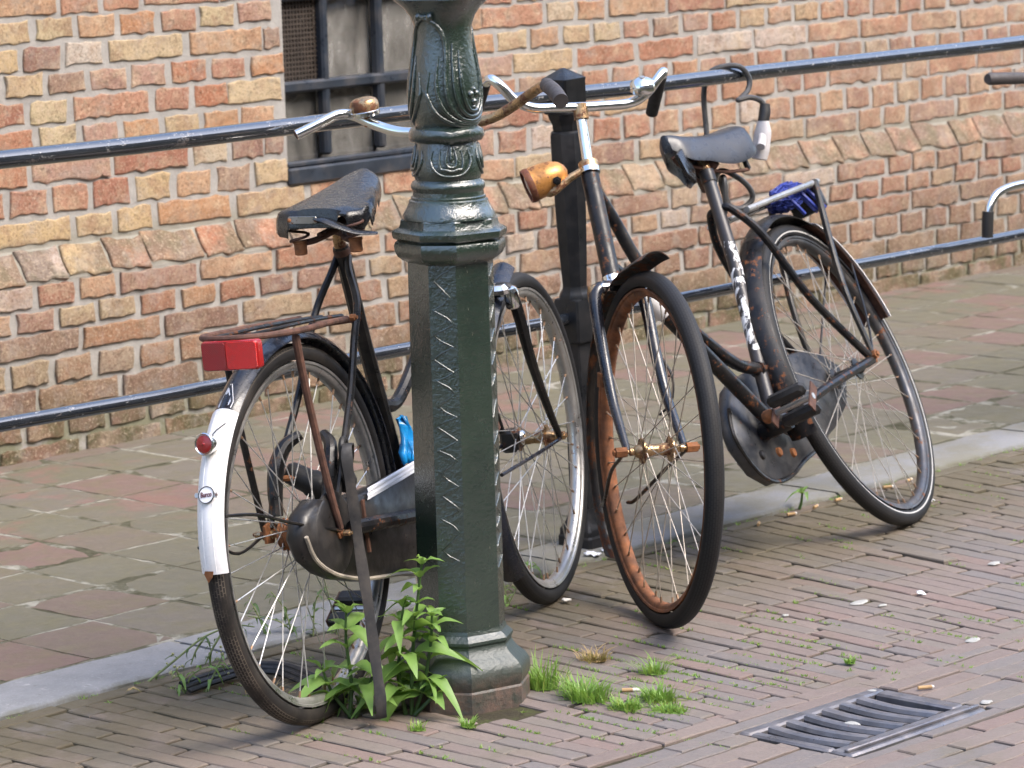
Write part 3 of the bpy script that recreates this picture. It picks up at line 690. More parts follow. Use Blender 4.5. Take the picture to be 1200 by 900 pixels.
# ================================================================== RAILING
RYY = 5.181
rail = thing('railing', 'black pipe railing with a square-capped cast iron post along the pavement edge', 'railing', T(5.833, RYY, .009))
ri = rail.matrix_basis.inverted()
def railpart(nm, z, r):
    m = MB(); P = [(-6+i*.5, RYY + .0025*math.sin(i*1.7), z + .0018*math.sin(i*2.3)+.0004*i) for i in range(54)]
    return m.tube(P, r, 16).build('rail', M['rail_paint'], rail, True, 40, X=ri)
def rail_paint():
    n = NT('flaking_black_rail_paint')
    c = n.ramp(n.noise(30, 5), [(.3, (.010, .012, .016)), (.7, (.020, .024, .030))])
    f = n.mapr(n.noise(30, 9, .78, stretch=(.35, 1, 1)), .60, .64); f2 = n.mapr(n.noise(90, 6, .75, stretch=(.4, 1, 1)), .60, .66)
    c = n.mix(n.math('MULTIPLY', f, .8), c, n.ramp(n.noise(60), [(.35, (.06, .04, .03)), (.65, (.12, .10, .09))])); c = n.mix(f2, c, (.20, .19, .18))
    r = n.mapr(n.noise(40, 5), .3, .7, .10, .24); r = n.mixf(f, r, .55); r = n.mixf(f2, r, .6)
    n.base(c, r, 0, .9); n.b.inputs['IOR'].default_value = 1.8; n.b.inputs['Coat IOR'].default_value = 1.75; n.bump(f, .25, .0015); n.bump(n.noise(90, 4), .12, .002); return n.m
M['rail_paint'] = rail_paint()
M['black_post'] = simple('black_post_paint', (.011, .012, .014), .36, 0, .3, 14, rust=.08, rs=60, coat=.08, dirt=.2, dirtc=(.05, .04, .034), spec=.32)
railpart('rail', 1.0505, .0185); railpart('rail', .5365, .0150)
TILT = T(5.833, RYY, .016) @ RY(-.042) @ T(-5.833, -RYY, -.016)
pm = ri @ TILT @ T(5.833, RYY, 0)
BP = M['black_post']
sq = [PI/4 + k*PI/2 for k in range(4)]
def sqr(m, prof): return m.poly(pm, [a for q in sq for a in (q-.06, q+.06)], [(r*1.414*.985, z) for r, z in prof])
sqr(MB(), [(.050, .004), (.050, .034), (.047, .039), (.047, .050), (.044, .056), (.039, .062), (.033, .078), (.030, .094), (.0285, .10)]).build('foot', BP, rail, True, 30)
post = sqr(MB(), [(.0275, .098), (.026, .30), (.0255, .492)]).build('post', BP, rail, True, 30)
sqr(MB(), [(.030, .490), (.0345, .494), (.0355, .50), (.0355, .586), (.034, .592), (.030, .594)]).build('rail_box', BP, rail, True, 25)
mo = MB(); o8 = [PI/8+k*PI/4 for k in range(8)]
mo.poly(pm, o8, [(.040, .592), (.0385, .600), (.035, .606), (.031, .613), (.0295, .622)]).build('flare', BP, rail, True, 30)
MB().poly(pm, o8, [(.0295, .620), (.0340, .70), (.0375, .80), (.0395, .90), (.0395, .968), (.0370, .976), (.030, .981)]).build('post', BP, rail, True, 30)
MB().poly(pm, o8, [(.031, .979), (.033, .984), (.033, .992), (.036, 1.0), (.041, 1.008), (.044, 1.02)]).build('flare', BP, rail, True, 30)
sqr(MB(), [(.032, 1.018), (.0345, 1.021), (.0345, 1.028)]).build('flare', BP, rail, True, 30)
sqr(MB(), [(.0345, 1.026), (.0352, 1.03), (.0352, 1.092), (.0362, 1.095), (.0362, 1.099), (.004, 1.1215), (.0005, 1.122)]).build('post_cap', BP, rail, True, 25)
# ================================================================== BICYCLES
def lean_frame(x, y, psi, lean):
    """bicycle frame of reference: X forward, Y left, Z up in the leaning plane; origin where the rear tyre touches"""
    p, l = math.radians(psi), math.radians(lean)
    h = Vector((math.cos(p), math.sin(p), 0)); r = Vector((math.sin(p), -math.cos(p), 0)); z = Vector((0, 0, 1))
    u = z*math.cos(l) + r*math.sin(l); n = r*math.cos(l) - z*math.sin(l)
    return Matrix(((h.x, -n.x, u.x, x), (h.y, -n.y, u.y, y), (h.z, -n.z, u.z, 0), (0, 0, 0, 1)))
def tyre_mesh(R, a, mat, name='tyre', seg=112):
    ns = 13; vs = []; fs = []; uv = []
    for i in range(seg):
        t = 2*PI*i/seg
        for k in range(ns):
            s = math.radians(-128 + 256*k/(ns-1)); r = R-a+a*math.cos(s)*(1.0 if abs(s) > .8 else 1.0); y = a*math.sin(s)
            vs.append((r*math.cos(t), y, r*math.sin(t)))
    for i in range(seg):
        for k in range(ns-1):
            a_, b_ = i*ns, ((i+1) % seg)*ns
            fs.append((a_+k, a_+k+1, b_+k+1, b_+k))
            for (ii, kk) in ((i, k), (i, k+1), (i+1, k+1), (i+1, k)): uv.append((ii*2*PI*R/seg, kk/(ns-1)*.084))
    me = bpy.data.meshes.new(name); me.from_pydata(vs, [], fs); me.materials.append(mat)
    l = me.uv_layers.new(name='UVMap')
    l.data.foreach_set('uv', [c for q in uv for c in q]); me.polygons.foreach_set('use_smooth', [True]*len(fs)); return me
def ring_mesh(prof, mat, name, seg=112):
    R = [[Vector((r*math.cos(2*PI*i/seg), y, r*math.sin(2*PI*i/seg))) for r, y in prof] for i in range(seg)]
    return MB().rings(R, closed=True).mesh(name, mat, True, 50)
def spoke_mesh(side, d, rr, hubr, fl, mats, rng):
    m = MB(); a = d*math.radians(66)
    p0 = Vector((hubr*math.cos(a), side*fl, hubr*math.sin(a))); p1 = Vector((rr-.0165, side*.003, 0)); q = p1 + (p0-p1).normalized()*.013
    m.tube([p0, q], .00125, 5, mi=0); n0 = len(m.v)
    m2 = MB().tube([p0, q, q, p1], .00125, 5)
    R = []; dd = (p1-p0).normalized(); x, y = orth(dd)
    for c, r in ((p0, .00125), (q, .00125), (q, .0024), (p1, .0026)): R.append([c+(x*math.cos(2*PI*k/5)+y*math.sin(2*PI*k/5))*r for k in range(5)])
    return MB().rings(R, mi=[0, 1, 1]).mesh('spoke', mats, True, 60)
def wheel(root, X, R, rr, tyre, rim, spoke, nip, hub, hubr=.021, fl=.031, axle=.072, drum=None, phase=.0, bend=0):
    w = link('wheel', None, root, X); w.empty_display_size = .05
    a = (R-rr)/2+.0016
    link('tyre', tyre_mesh(R, a, tyre), w)
    link('rim', ring_mesh([(rr+.001, .0135), (rr+.0005, .0168), (rr-.004, .0158), (rr-.0055, .0128), (rr-.011, .0122), (rr-.0165, .0075), (rr-.0178, 0), (rr-.0165, -.0075), (rr-.011, -.0122), (rr-.0055, -.0128), (rr-.004, -.0158), (rr+.0005, -.0168), (rr+.001, -.0135), (rr-.006, -.010), (rr-.006, .010)], rim, 'rim'), w)
    hm = MB(); K = RX(-PI/2)      # lathe axis along +Y
    hm.lathe([(.0045, -axle), (.0045, -axle+.006), (.0085, -axle+.007), (.0085, -axle+.014), (.006, -axle+.016), (.0075, -.05), (.013, -.044), (.015, -fl-.004), (hubr+.006, -fl-.002), (hubr+.006, -fl+.002), (.014, -fl+.006), (.0125, 0), (.014, fl-.006), (hubr+.006, fl-.002), (hubr+.006, fl+.002), (.015, fl+.004), (.013, .044), (.0075, .05), (.006, axle-.016), (.0085, axle-.014), (.0085, axle-.007), (.0045, axle-.006), (.0045, axle)], K, 16)
    hm.build('hub', hub, w, True, 40)
    rng = random.Random(2)
    ms = {(s, d): spoke_mesh(s, d, rr, hubr, fl, (spoke, nip), rng) for s in (-1, 1) for d in (-1, 1)}
    for i in range(36):
        s = -1 if i % 2 else 1; d = 1 if (i//2) % 2 else -1
        link('spoke', ms[(s, d)], w, RY(-(i*math.radians(10)+phase+rng.uniform(-.008, .008))))
    return w
def guard_pt(Rg, half, th, s, lift=0, crown=.016):
    """point of a mudguard: s -1..1 across, arched section"""
    r = Rg + crown*(1-abs(s)**2.2) - crown + lift
    return Vector((r*math.cos(th), half*s, r*math.sin(th)))
def guard(root, X, Rg, half, a0, a1, mat, name='mudguard', n=40, flare=None, thick=.0018, crown=.016, ns=9):
    R = []
    for i in range(n+1):
        t = i/n; th = math.radians(a0+(a1-a0)*t); rg = Rg + (flare(t) if flare else 0)
        out = [guard_pt(rg, half, th, -1+2*k/(ns-1), 0, crown) for k in range(ns)]
        inn = [guard_pt(rg-thick, half-.0008, th, 1-2*k/(ns-1), 0, crown) for k in range(ns)]
        R.append(out+inn)
    o = MB().rings(R).build(name, mat, root, True, 40, X=X); return o
def tubes(specs):
    m = MB()
    for pts, r, sm in specs: m.tube(pts, r, 10, True, sm)
    return m
def bolt(root, p, d, r=.008, L=.008, mat=None, nm='nut'):
    return MB().poly(aim(p, d), [k*PI/3 for k in range(6)], [(r, 0), (r, L), (r*.6, L+.001), (r*.55, L+.005)]).build(nm, mat or M['rust'], root, True, 25)
# ------------------------------------------------------------------ bicycle 1: black, white-tipped mudguard, behind the lamp
B1 = lean_frame(4.363, 4.5625, 19.46, -4.35)
b1 = thing('bicycle', 'black bicycle with white-tipped rear mudguard and big red reflector, standing behind the lamp post', 'bicycle', B1, 'parked bicycles')
i1 = B1.inverted(); W1 = i1 @ lean_frame(5.3765, 4.8793, 26.15, -6.14)
R1, rr1 = .3605, .3255
RW = T(0, 0, R1)
wheel(b1, RW, R1, rr1, M['tyre_old'], M['steel'], M['spoke'], M['nipple'], M['rusty_chrome'], axle=.078, phase=.05)
wheel(b1, W1 @ T(0, 0, R1), R1, rr1, M['tyre'], M['steel'], M['spoke'], M['nipple'], M['rusty_chrome'], axle=.066, phase=.12)
F = M['black_matt']
yh = -.02                                                    # head tube sits a little to the right
hd = lambda u: Vector((1.003-.466*(u-.332), yh, u))
BBp = Vector((.468, -.005, .285))
fr = tubes([([BBp, (.413, -.003, .463), (.350, 0, .66), (.286, 0, .872)], .0155, 0)])
fr.build('seat_tube', F, b1)
tubes([([BBp, (.56, -.006, .36), (.70, -.012, .54), hd(.72)+V(-.01, 0, 0)], .0165, 6)]).build('down_tube', F, b1)
tubes([([(.388, -.002, .54), (.47, -.004, .545), (.62, -.01, .68), hd(.90)+V(-.005, 0, 0)], .0135, 6)]).build('top_tube', F, b1)
tubes([([hd(.68), hd(.93)], .0185, 0)]).build('head_tube', F, b1)
for s in (1, -1):
    MB().tube([(.292, s*.012, .852), (.275, s*.018, .826), (.247, s*.042, .765), (.205, s*.049, .70), (.150, s*.056, .60), (.055, s*.066, .47), (.0, s*.068, R1+.012)], .0075, 9, True, 5).build('seat_stay', F, b1)
    MB().tube([BBp+V(-.01, s*(.02 if s > 0 else .086), .03 if s < 0 else 0), (.40, s*(.038 if s > 0 else .088), .322), (.25, s*(.052 if s > 0 else .094), .34), (.02, s*(.066 if s > 0 else .096), .366)], .0105 if s > 0 else .0145, 10, True, 5).build('chain_stay', M['black_paint'], b1)
    MB().prism(aim((-.004, s*.068, R1), (0, 1, 0), (0, 0, 1)), [(.02, .02), (-.02, .028), (-.024, 0), (-.012, -.018), (.018, -.014)], .006, .001).build('dropout', M['rust'], b1)
    bolt(b1, (0, s*.072, R1), (0, s, 0), .0115, .010)
    bolt(b1, (0, s*.088, R1), (0, s, 0), .006, .012, M['rusty_chrome'])
MB().lathe([(.0165, 0), (.017, .002), (.017, .012), (.0155, .014)], aim((.292, 0, .855), (-.3, 0, 1)), 14).build('clamp', M['rust_dark'], b1)
MB().tube([(.286, 0, .868), (.275, -.003, .905)], .0125, 12).build('seat_post', M['rusty_chrome'], b1)
# rear mudguard with white end, rear lamp, maker's badge and sticker
GR1 = .386
fl1 = lambda t: -.012*max(0, t-.45)
a_w = 132.8; GW = .0272; RG = RW @ T(0, -.0035, 0)
guard(b1, RG, GR1, .0265, -8, a_w-.1, M['black_gloss'], n=44)
mg = guard(b1, RG, GR1+.0012, GW, a_w, 180, M['white_paint'], n=24, flare=lambda t: -.017*t*t)
MB().prism(RG @ RY(-math.radians(179.2)) @ T(GR1-.0150, .004, 0) @ RY(PI/2), [(-.010, -.006), (.001, -.009), (.0015, .008), (-.004, .010), (-.020, .003), (-.014, -.002)], .0012).build('rust_patch', M['rust'], mg, False)
mg['label'] = 'white painted end of the rear mudguard'
g1 = lambda th, s, lift=0: RG @ guard_pt(GR1+.0012-.017*max(0, (th-a_w)/(180-a_w))**2, GW, math.radians(th), s, lift)
for s in (-.36, .36): MB().tube([g1(a_w+.6+k*4.6, s, -.0004) for k in range(11)], .0011, 5).build('crease', M['white_paint'], mg)
ptl = g1(144.2, .0); dirb = Vector((-.955, .10, .12))
tl_ = MB(); tl_.lathe([(.004, -.012), (.012, -.011), (.0165, -.004), (.0190, .006), (.0205, .014), (.0208, .018), (.0188, .0198), (.0168, .0175)], aim(ptl+Vector((-.010, 0, .004)), dirb), 24)
tail = tl_.build('tail_light', M['chrome'], b1, True, 40)
MB().lathe([(.0168, .0165), (.0160, .0186), (.012, .0198), (.003, .0204), (.0015, .0222), (.0005, .0224)], aim(ptl+Vector((-.010, 0, .004)), dirb), 24).build('lens', M['red_dark'], tail, True, 40)
MB().tube([g1(137.5, -.55, .002), g1(140.2, -.12, .004), ptl+Vector((0, .004, .012))], .0011, 6, True, 3).build('wire', M['black_matt'], b1)
em = MB(); pe = g1(158.2, -.02, .0014); ne = (g1(158.2, 0, .01)-g1(158.2, 0, 0)).normalized(); me_ = aim(pe, ne, (0, 0, 1))
# badge: white disc, dark rim, small wings left and right, red-brown lettering
em.lathe([(.0001, .0), (.0150, .0), (.0150, .0016), (.0001, .0018)], me_, 28, cap=False, mi=0)
Rr = [[me_ @ Vector((r*math.cos(2*PI*k/36), r*math.sin(2*PI*k/36), z)) for r, z in ((.0146, .0014), (.0146, .0026), (.0158, .0026), (.0158, .0))] for k in range(36)]
em.rings(Rr, closed=True, mi=1)
for s in (1, -1): em.prism(me_ @ T(s*.0195, -.001, .0014), [(s*-.004, .004), (s*.002, .0055), (s*.0045, .001), (s*.002, -.0045), (s*-.004, -.004)], .002, .0004, 2)
cu = bpy.data.curves.new('lettering', 'FONT'); cu.body = 'Burco'; cu.size = .0115; cu.align_x = 'CENTER'; cu.align_y = 'CENTER'; cu.extrude = .0003; cu.offset = .00022
to = bpy.data.objects.new('lettering', cu); COL.objects.link(to); dg = bpy.context.evaluated_depsgraph_get()
tm = bpy.data.meshes.new_from_object(to.evaluated_get(dg)); bpy.data.objects.remove(to)
tx = me_ @ T(0, 0, .0026) @ RZ(.10) @ Matrix.Diagonal((.80, 1.15, 1, 1))
em.add([tx @ v.co for v in tm.vertices], [tuple(p.vertices) for p in tm.polygons], 3)
em.build('emblem', (M['white_paint'], M['black_matt'], M['steel'], simple('maroon_print', (.10, .02, .025), .5, bump=0)), mg, False)
# worn triangular sticker above the white end
st = MB(); gA = lambda th, s, l: RG @ guard_pt(GR1, .0265, math.radians(th-8.0), s, l)
tri = [(133.2, -.18), (133.6, -.05), (138.0, .40), (139.4, .36), (139.8, .1), (140.2, -.42), (139.2, -.46)]
st.v = [tuple(gA(t, -s, .0007)) for t, s in tri]; st.f = [tuple(range(7))]; st.m = [0]
st.build('sticker', simple('torn_white_sticker', (.60, .62, .68), .4, 0, .1, 200, rust=0, dirt=.6, dirtc=(.05, .06, .10)), b1, False)
MB().tube([gA(t, -s, .001) for t, s in ((132.2, -.1), (132.0, .02), (138.0, .56), (140.2, .52))], .0010, 5).build('sticker', M['white_paint'], b1)
# mudguard stays
for s, lst in ((1, [(0, .08, R1), (-.12, .075, R1-.012), (-.25, .055, .395), (-.345, .03, .405)]), (-1, [(0, -.084, R1+.004), (-.15, -.06, .41), (-.25, -.045, .445), (-.345, -.030, .462)])):
    MB().tube(lst, .0032, 7, True, 5).build('mudguard_stay', M['black_matt'], b1)
# luggage carrier
RK = M['rust_dark']
CR = [(.185, -.047, .742), (.06, -.075, .752), (-.10, -.098, .760), (-.215, -.098, .768), (-.262, -.070, .771), (-.268, -.02, .7715), (-.250, .026, .771), (-.19, .050, .768), (-.05, .055, .760), (.09, .052, .752), (.180, .050, .747)]
car = MB().tube(CR, .0062, 10, True, 6).build('carrier', RK, b1)
for y0, y1 in ((-.052, -.036), (.006, .008)):
    MB().tube([(-.262, y0-.005, .772), (-.05, y0, .764), (.10, y1, .755), (.19, y1, .748)], .0038, 8, True, 4).build('rail', M['black_paint'], car)
for xq in (-.12,): MB().tube([(xq, -.09+.02*(xq+.15)/.3*2, .758-.03*(xq+.15)), (xq, .05, .760-.03*(xq+.15))], .0042, 8).build('crossbar', RK, car)
MB().tube([(-.105, -.088, .752), (-.105, -.086, .735), (-.07, -.082, .60), (-.03, -.082, .45), (-.004, -.084, R1+.01)], [.007, .008, .0075, .0075, .006], 9, True, 4).build('strut', RK, car)
MB().tube([(-.135, .050, .755), (-.10, .058, .62), (-.05, .068, .48), (-.004, .078, R1+.01)], .007, 9, True, 4).build('strut', M['black_matt'], car)
MB().tube([(.235, -.05, .735), (.20, -.03, .736), (.15, 0, .738), (.2, .03, .738)], .006, 8).build('bridge', RK, b1)
for s in (1, -1): bolt(b1, (.185, s*.056, .744), (0, s, 0), .007, .01, M['rust'])
# big rear reflector under the carrier
rf = MB(); rm = aim((-.268, -.034, .737), (-1, 0, .02), (0, 0, 1))
rm = Matrix(((0, 0, -1, -.268), (-1, 0, 0, -.039), (0, 1, 0, .7415), (0, 0, 0, 1)))   # X to the right, Y up, Z backwards
def rrect(w, h, r, n=4): return [(sx*(w-r)+r*math.cos(a0+k*PI/2/n), sy*(h-r)+r*math.sin(a0+k*PI/2/n)) for sx, sy, a0 in ((1, 1, 0), (-1, 1, PI/2), (-1, -1, PI), (1, -1, 1.5*PI)) for k in range(n+1)]
ref = rf.prism(rm, rrect(.0580, .0272, .008), .022, .003).build('reflector', M['red_dark'], b1, True, 40)
for x0, x1, mt in ((-.0555, -.0075, M['red_ribbed_dark']), (-.0065, .0555, M['red_ribbed'])):
    MB().prism(rm @ T((x0+x1)/2, 0, .0113), rrect((x1-x0)/2, (.0246), .006), .003, .0008).build('facet', mt, ref, True, 40)
# leather saddle, sagging and torn at the rear right
def saddle(root, X, L, wr, wn, mat, crown, skirt, nose_rise, name='saddle', ns=17, nl=22, pw=2.4, tear=None, thick=.004, dip=.01, rear_skirt=.03, rear_cut=None, tw=.62, tp=1.6):
    top = []; rows = []
    for i in range(nl+1):
        t = i/nl; f = -0.0 + L*t
        w = wn + (wr-wn)*(1-min(1, max(0, (t-.10)/tw))**1.15)**tp if t > .10 else wr*math.sqrt(max(0, 1-((.10-t)/.10)**2*.55))
        ke = math.sqrt(max(.02, 1-((t-.88)/.12)**2*.86)) if t > .88 else 1.0
        w *= ke; kz = .25+.75*ke
        z0 = nose_rise*t - dip*math.sin(PI*t)
        r = []
        for k in range(ns):
            s = -1+2*k/(ns-1); a = abs(s)
            y = w*(math.sin(min(a, 1)*PI/2)**.9)*(1 if s >= 0 else -1); dz = -crown*a**pw - (skirt(t) if a > .99 else skirt(t)*max(0, (a-.8)/.2)*.85)
            dz *= kz
            if tear: dz += tear(t, s)
            r.append(Vector((f, y, z0+dz)))
        rows.append(r)
    # rear wall
    back = [Vector((p.x-.010, p.y*.96, p.z-rear_skirt*(1-abs(-1+2*k/(ns-1))**3)*.9*(rear_cut(-1+2*k/(ns-1)) if rear_cut else 1))) for k, p in enumerate(rows[0])]
    rows = [back] + rows
    fz = min(p.z for p in rows[-1]); rows.append([Vector((p.x+.004, p.y*.92, p.z-(p.z-fz)*.45)) for p in rows[-1]]); rows.append([Vector((p.x-.004, p.y*.85, fz)) for p in rows[-1]])
    R = []
    for r in rows: R.append([X @ p for p in r] + [X @ (Vector((p.x, p.y*.97, p.z-thick))) for p in reversed(r)])
    return MB().rings(R).build(name, mat, root, True, 50)
SX1 = T(.150, -.028, .960) @ RY(-.085) @ RX(.06) @ RZ(.10)
rt = random.Random(8)
jag = [rt.uniform(-.012, .008) for _ in range(60)]
def tear1(t, s):
    return (.020*min(1, (-s-.55)/.45) + jag[int(t*20) % 60]*min(1, (-s-.6)/.3)) if s < -.6 and t < .62 else 0
sad = saddle(b1, SX1, .275, .098, .036, M['leather'], .026, lambda t: .016*(1-t)+.012, .026, tear=tear1, dip=.004, rear_skirt=.036, tw=.95, tp=1.2, pw=2.1, rear_cut=lambda s: 1 if s > -.38 else .10)
MB().tube([SX1 @ V(-.012, .000, -.018), SX1 @ V(-.020, -.020, -.020), SX1 @ V(-.020, -.045, -.030), SX1 @ V(-.014, -.080, -.044), SX1 @ V(-.002, -.118, -.050)], [.010, .014, .014, .012, .006], 8, True, 5, flat=.35).build('strap', M['leather'], sad)
bm = Matrix(((0, 0, -1, 0), (-1, 0, 0, 0), (0, 1, 0, 0), (0, 0, 0, 1)))
MB().prism(SX1 @ T(-.0165, .026, -.019) @ bm, rrect(.029, .0068, .003), .003, .0008).build('badge', M['steel'], sad)
for y in (-.001, .053):
    MB().sphere(SX1 @ T(-.0182, y-.0005, -.019), .0042, 8, 5).build('rivet', M['rust'], sad)
for y in (.052, -.066):
    c = Vector((.165, y-.028, .905))
    MB().tube([c + V(.018*math.cos(a)+.0, .018*math.sin(a), -.012+.0032*a) for a in [k*.5 for k in range(26)]], .0028, 7).build('spring', M['rust_dark'], sad)
    MB().lathe([(.008, -.034), (.0125, -.032), (.0125, -.012), (.014, -.010), (.014, -.006)], T(*c), 14).build('spring_cup', M['rust'], sad)
MB().tube([(.165, .026, .893), (.19, .0, .897), (.235, -.028, .910), (.19, -.06, .897), (.165, -.092, .893)], .0062, 8, True, 5).build('underframe', M['rust_dark'], sad)
MB().tube([(.19, -.005, .905), (.26, -.01, .918), (.36, -.018, .965), (.40, -.024, .985)], .005, 8, True, 4).build('underframe', M['rust_dark'], sad)
MB().tube([(.19, -.05, .905), (.26, -.035, .918), (.36, -.03, .965), (.40, -.03, .985)], .005, 8, True, 4).build('underframe', M['rust_dark'], sad)
MB().lathe([(.014, -.022), (.017, -.020), (.018, .012), (.012, .022)], aim((.27, -.015, .912), (0, 1, .1)), 14).build('saddle_clamp', M['rust_dark'], sad)
# chain case, cranks, pedals, front of the transmission
CC = [(-.135, .375), (-.115, .415), (-.06, .437), (.0, .425), (.06, .416), (.22, .412), (.44, .420), (.56, .40), (.615, .33), (.60, .23), (.53, .18), (.42, .190), (.26, .222), (.10, .246), (.0, .272), (-.06, .296), (-.11, .330)]
cm = Matrix(((1, 0, 0, 0), (0, 0, -1, -.052), (0, 1, 0, 0), (0, 0, 0, 1)))
cc = MB().prism(cm, CC, .044, .010).build('chain_case', M['vinyl'], b1, True, 60)
cpts = [Vector((x, -.073, z)) for x, z in CC]
MB().tube([cpts[i] + V(.006, -.002, .004) for i in (0, 16, 15, 14, 13, 12, 11, 10)], .0042, 7, True, 3).build('edging', simple('pale_edging', (.33, .29, .23), .6, dirt=.5), cc)
MB().lathe([(.084, 0), (.083, .003), (.074, .008), (.04, .009)], aim((-.012, -.069, .360), (0, -1, 0)), 36).build('hub_cover', M['vinyl'], cc, True, 50)
lm_ = MB(); lm_.tube([(.115, -.0748, .402), (.115, -.076, .345), (.12, -.076, .30)], .005, 7).build('tab', M['rust_dark'], cc)
MB().lathe([(.0185, -.036), (.0185, .036)], aim(BBp, (0, 1, 0)), 16).build('bottom_bracket', M['black_matt'], b1)
ca = Vector((-.25, 0, -.97)).normalized()
for s in (1, -1):
    c0 = BBp+V(0, s*.062, 0); e = c0 + ca*s*.168 + V(0, s*.012, 0)
    MB().tube([c0-ca*s*.01, c0+ca*s*.05, e], [.012, .0095, .008], 10).build('crank', M['chrome'], b1)
    pc = e + V(0, s*.055, 0)
    pd = MB().tube([e, pc+V(0, s*.045, 0)], .0055, 8).build('pedal', M['steel'], b1)
    for dx in (-.030, .030): MB().box(T(pc.x+dx*.85, pc.y, pc.z+dx*.55) @ RY(-.55), .030, .092, .024, .005).build('pedal_rubber', M['rubber'], pd)
    for dy in (-.047, .047): MB().box(T(pc.x, pc.y+dy, pc.z) @ RY(-.55), .086, .003, .016).build('plate', M['rust_dark'], pd)
# ring lock and bottle dynamo beside the rear wheel
LK = Matrix.Translation((.03, 0, .46))
MB().tube([(.005, .052, .395), (.018, .058, .44), (.035, .058, .485), (.06, .048, .520), (.082, .025, .537)], [.012, .015, .016, .014, .010], 10, True, 4, flat=1).build('ring_lock', M['black_matt'], b1)
MB().tube([(.005, -.050, .40), (.018, -.056, .44), (.035, -.056, .485), (.06, -.048, .520), (.082, -.025, .537)], [.010, .014, .015, .013, .010], 10, True, 4).build('ring_lock', M['black_matt'], b1)
dy = MB(); dy.lathe([(.006, -.055), (.014, -.054), (.022, -.045), (.024, -.005), (.027, 0), (.027, .022), (.021, .044), (.012, .058), (.007, .062)], aim((.105, .025, .44), (.35, -.62, -.45)), 18)
dy.build('dynamo', M['rubber'], b1, True, 40)
MB().tube([(.04, .062, .46), (.075, .045, .455), (.10, .03, .45)], .006, 8).build('dynamo_bracket', M['rust'], b1)
MB().lathe([(.006, -.012), (.020, -.010), (.024, .004), (.014, .022), (.004, .026)], aim((.07, -.062, .448), (.45, -.85, -.1)), 16).build('lamp_cap', M['rubber'], b1, True, 40)
MB().lathe([(.0, -.045), (.026, -.043)] + [(.029+.0022*(k % 2), -.042+.0035*k) for k in range(24)] + [(.026, .043), (.0, .044)], aim((0, .0, R1), (0, 1, 0)), 22).build('brake_drum', M['rust'], b1, True, 30)
# chrome prop stand legs
for q in (0, .022): MB().tube([(.40+q, -.035, .262), (.385+q, -.045, .18), (.365+q, -.055, .085)], .0062, 8).build('stand', M['chrome'], b1)
MB().tube([(.375, -.052, .10), (.365, -.055, .075), (.385, -.06, .068)], .009, 8).build('stand', M['rust'], b1)
# front end
st1 = W1
fx = lambda a, b_, c: st1 @ Vector((a, b_, c))
for s in (1, -1):
    MB().tube([fx(-.185, s*.020, .712), fx(-.180, s*.046, .705), fx(-.166, s*.055, .66), fx(-.125, s*.058, .545), fx(-.055, s*.060, .43), fx(-.005, s*.062, R1)], [.013, .014, .0135, .0115, .009, .007], 10, True, 6).build('fork_blade', M['black_matt'], b1)
    MB().lathe([(.0150, -.018), (.0165, -.014), (.0165, .016), (.013, .026), (.006, .030)], aim(fx(-.175, s*.050, .685), (-.25, 0, 1)), 14).build('fork_cap', M['chrome'], b1)
    MB().tube([fx(0, s*.064, R1-.005), fx(-.12, s*.058, .352), fx(-.25, s*.04, .345), fx(-.345, s*.030, .342)], .0042, 7, True, 4).build('mudguard_stay', M['black_gloss'], b1)
    bolt(b1, fx(0, s*.062, R1), st1.to_3x3() @ Vector((0, s, 0)), .010, .01, M['rusty_chrome'])
MB().box(st1 @ T(-.187, 0, .708) @ RY(-.3), .034, .10, .026, .008).build('fork_crown', M['chrome'], b1)
guard(b1, W1 @ T(0, 0, R1), .384, .029, 99, 222, M['black_gloss'], n=36, flare=lambda t: .014*max(0, 1-t*9)**1.5)
MB().tube([fx(-.345, 0, .714+.0), fx(-.19, 0, .70)], .006, 8) 
hbx = MB().box(st1 @ T(-.005, .046, R1), .058, .040, .048, .006).build('hub_box', M['black_matt'], b1)
MB().sphere(st1 @ T(-.005, .022, R1+.004) @ Matrix.Diagonal((1, .6, 1, 1)), .017, 12, 6).build('cap', M['chrome'], hbx)
MB().tube([hd(.92), hd(.99), (.70, -.018, 1.02), (.735, -.02, 1.045), (.758, -.02, 1.056)], .0115, 10, True, 4).build('stem', M['rusty_chrome'], b1)
HB1 = [(.680, .272, 1.071), (.710, .236, 1.087), (.742, .205, 1.102), (.765, .179, 1.098), (.770, .132, 1.074), (.766, .073, 1.056), (.758, 0, 1.052), (.757, -.03, 1.053), (.755, -.108, 1.064), (.755, -.156, 1.076), (.740, -.213, 1.101), (.705, -.270, 1.126), (.670, -.304, 1.132), (.620, -.340, 1.122)]
hb = MB(); hb.tube(HB1[:8], .0108, 12, True, 6); 
bar1 = hb.build('handlebar', M['bar_chrome'], b1)
MB().tube(HB1[7:], .0108, 12, True, 6).build('bar_end', M['rusty_chrome'], bar1)
MB().tube([(.686, .2665, 1.0735), (.6795, .2725, 1.0705)], .0088, 12).build('bore', M['rust_dark'], bar1)
MB().tube([(.668, -.305, 1.133), (.62, -.340, 1.122), (.575, -.371, 1.104)], [.0150, .0155, .0155], 14, True, 3).build('grip', M['grip_rubber'], bar1)
bl = aim((.768, .150, 1.094), (-.10, .05, 1))
bell = MB().lathe([(.003, -.002), (.027, 0), (.0305, .004), (.0305, .010), (.028, .013)], bl, 24).build('bell', M['chrome'], bar1)
MB().lathe([(.0295, .011), (.0308, .017), (.0305, .026), (.027, .034), (.018, .0385), (.008, .040), (.001, .0405)], bl, 24).build('dome', M['rusty_chrome'], bell)
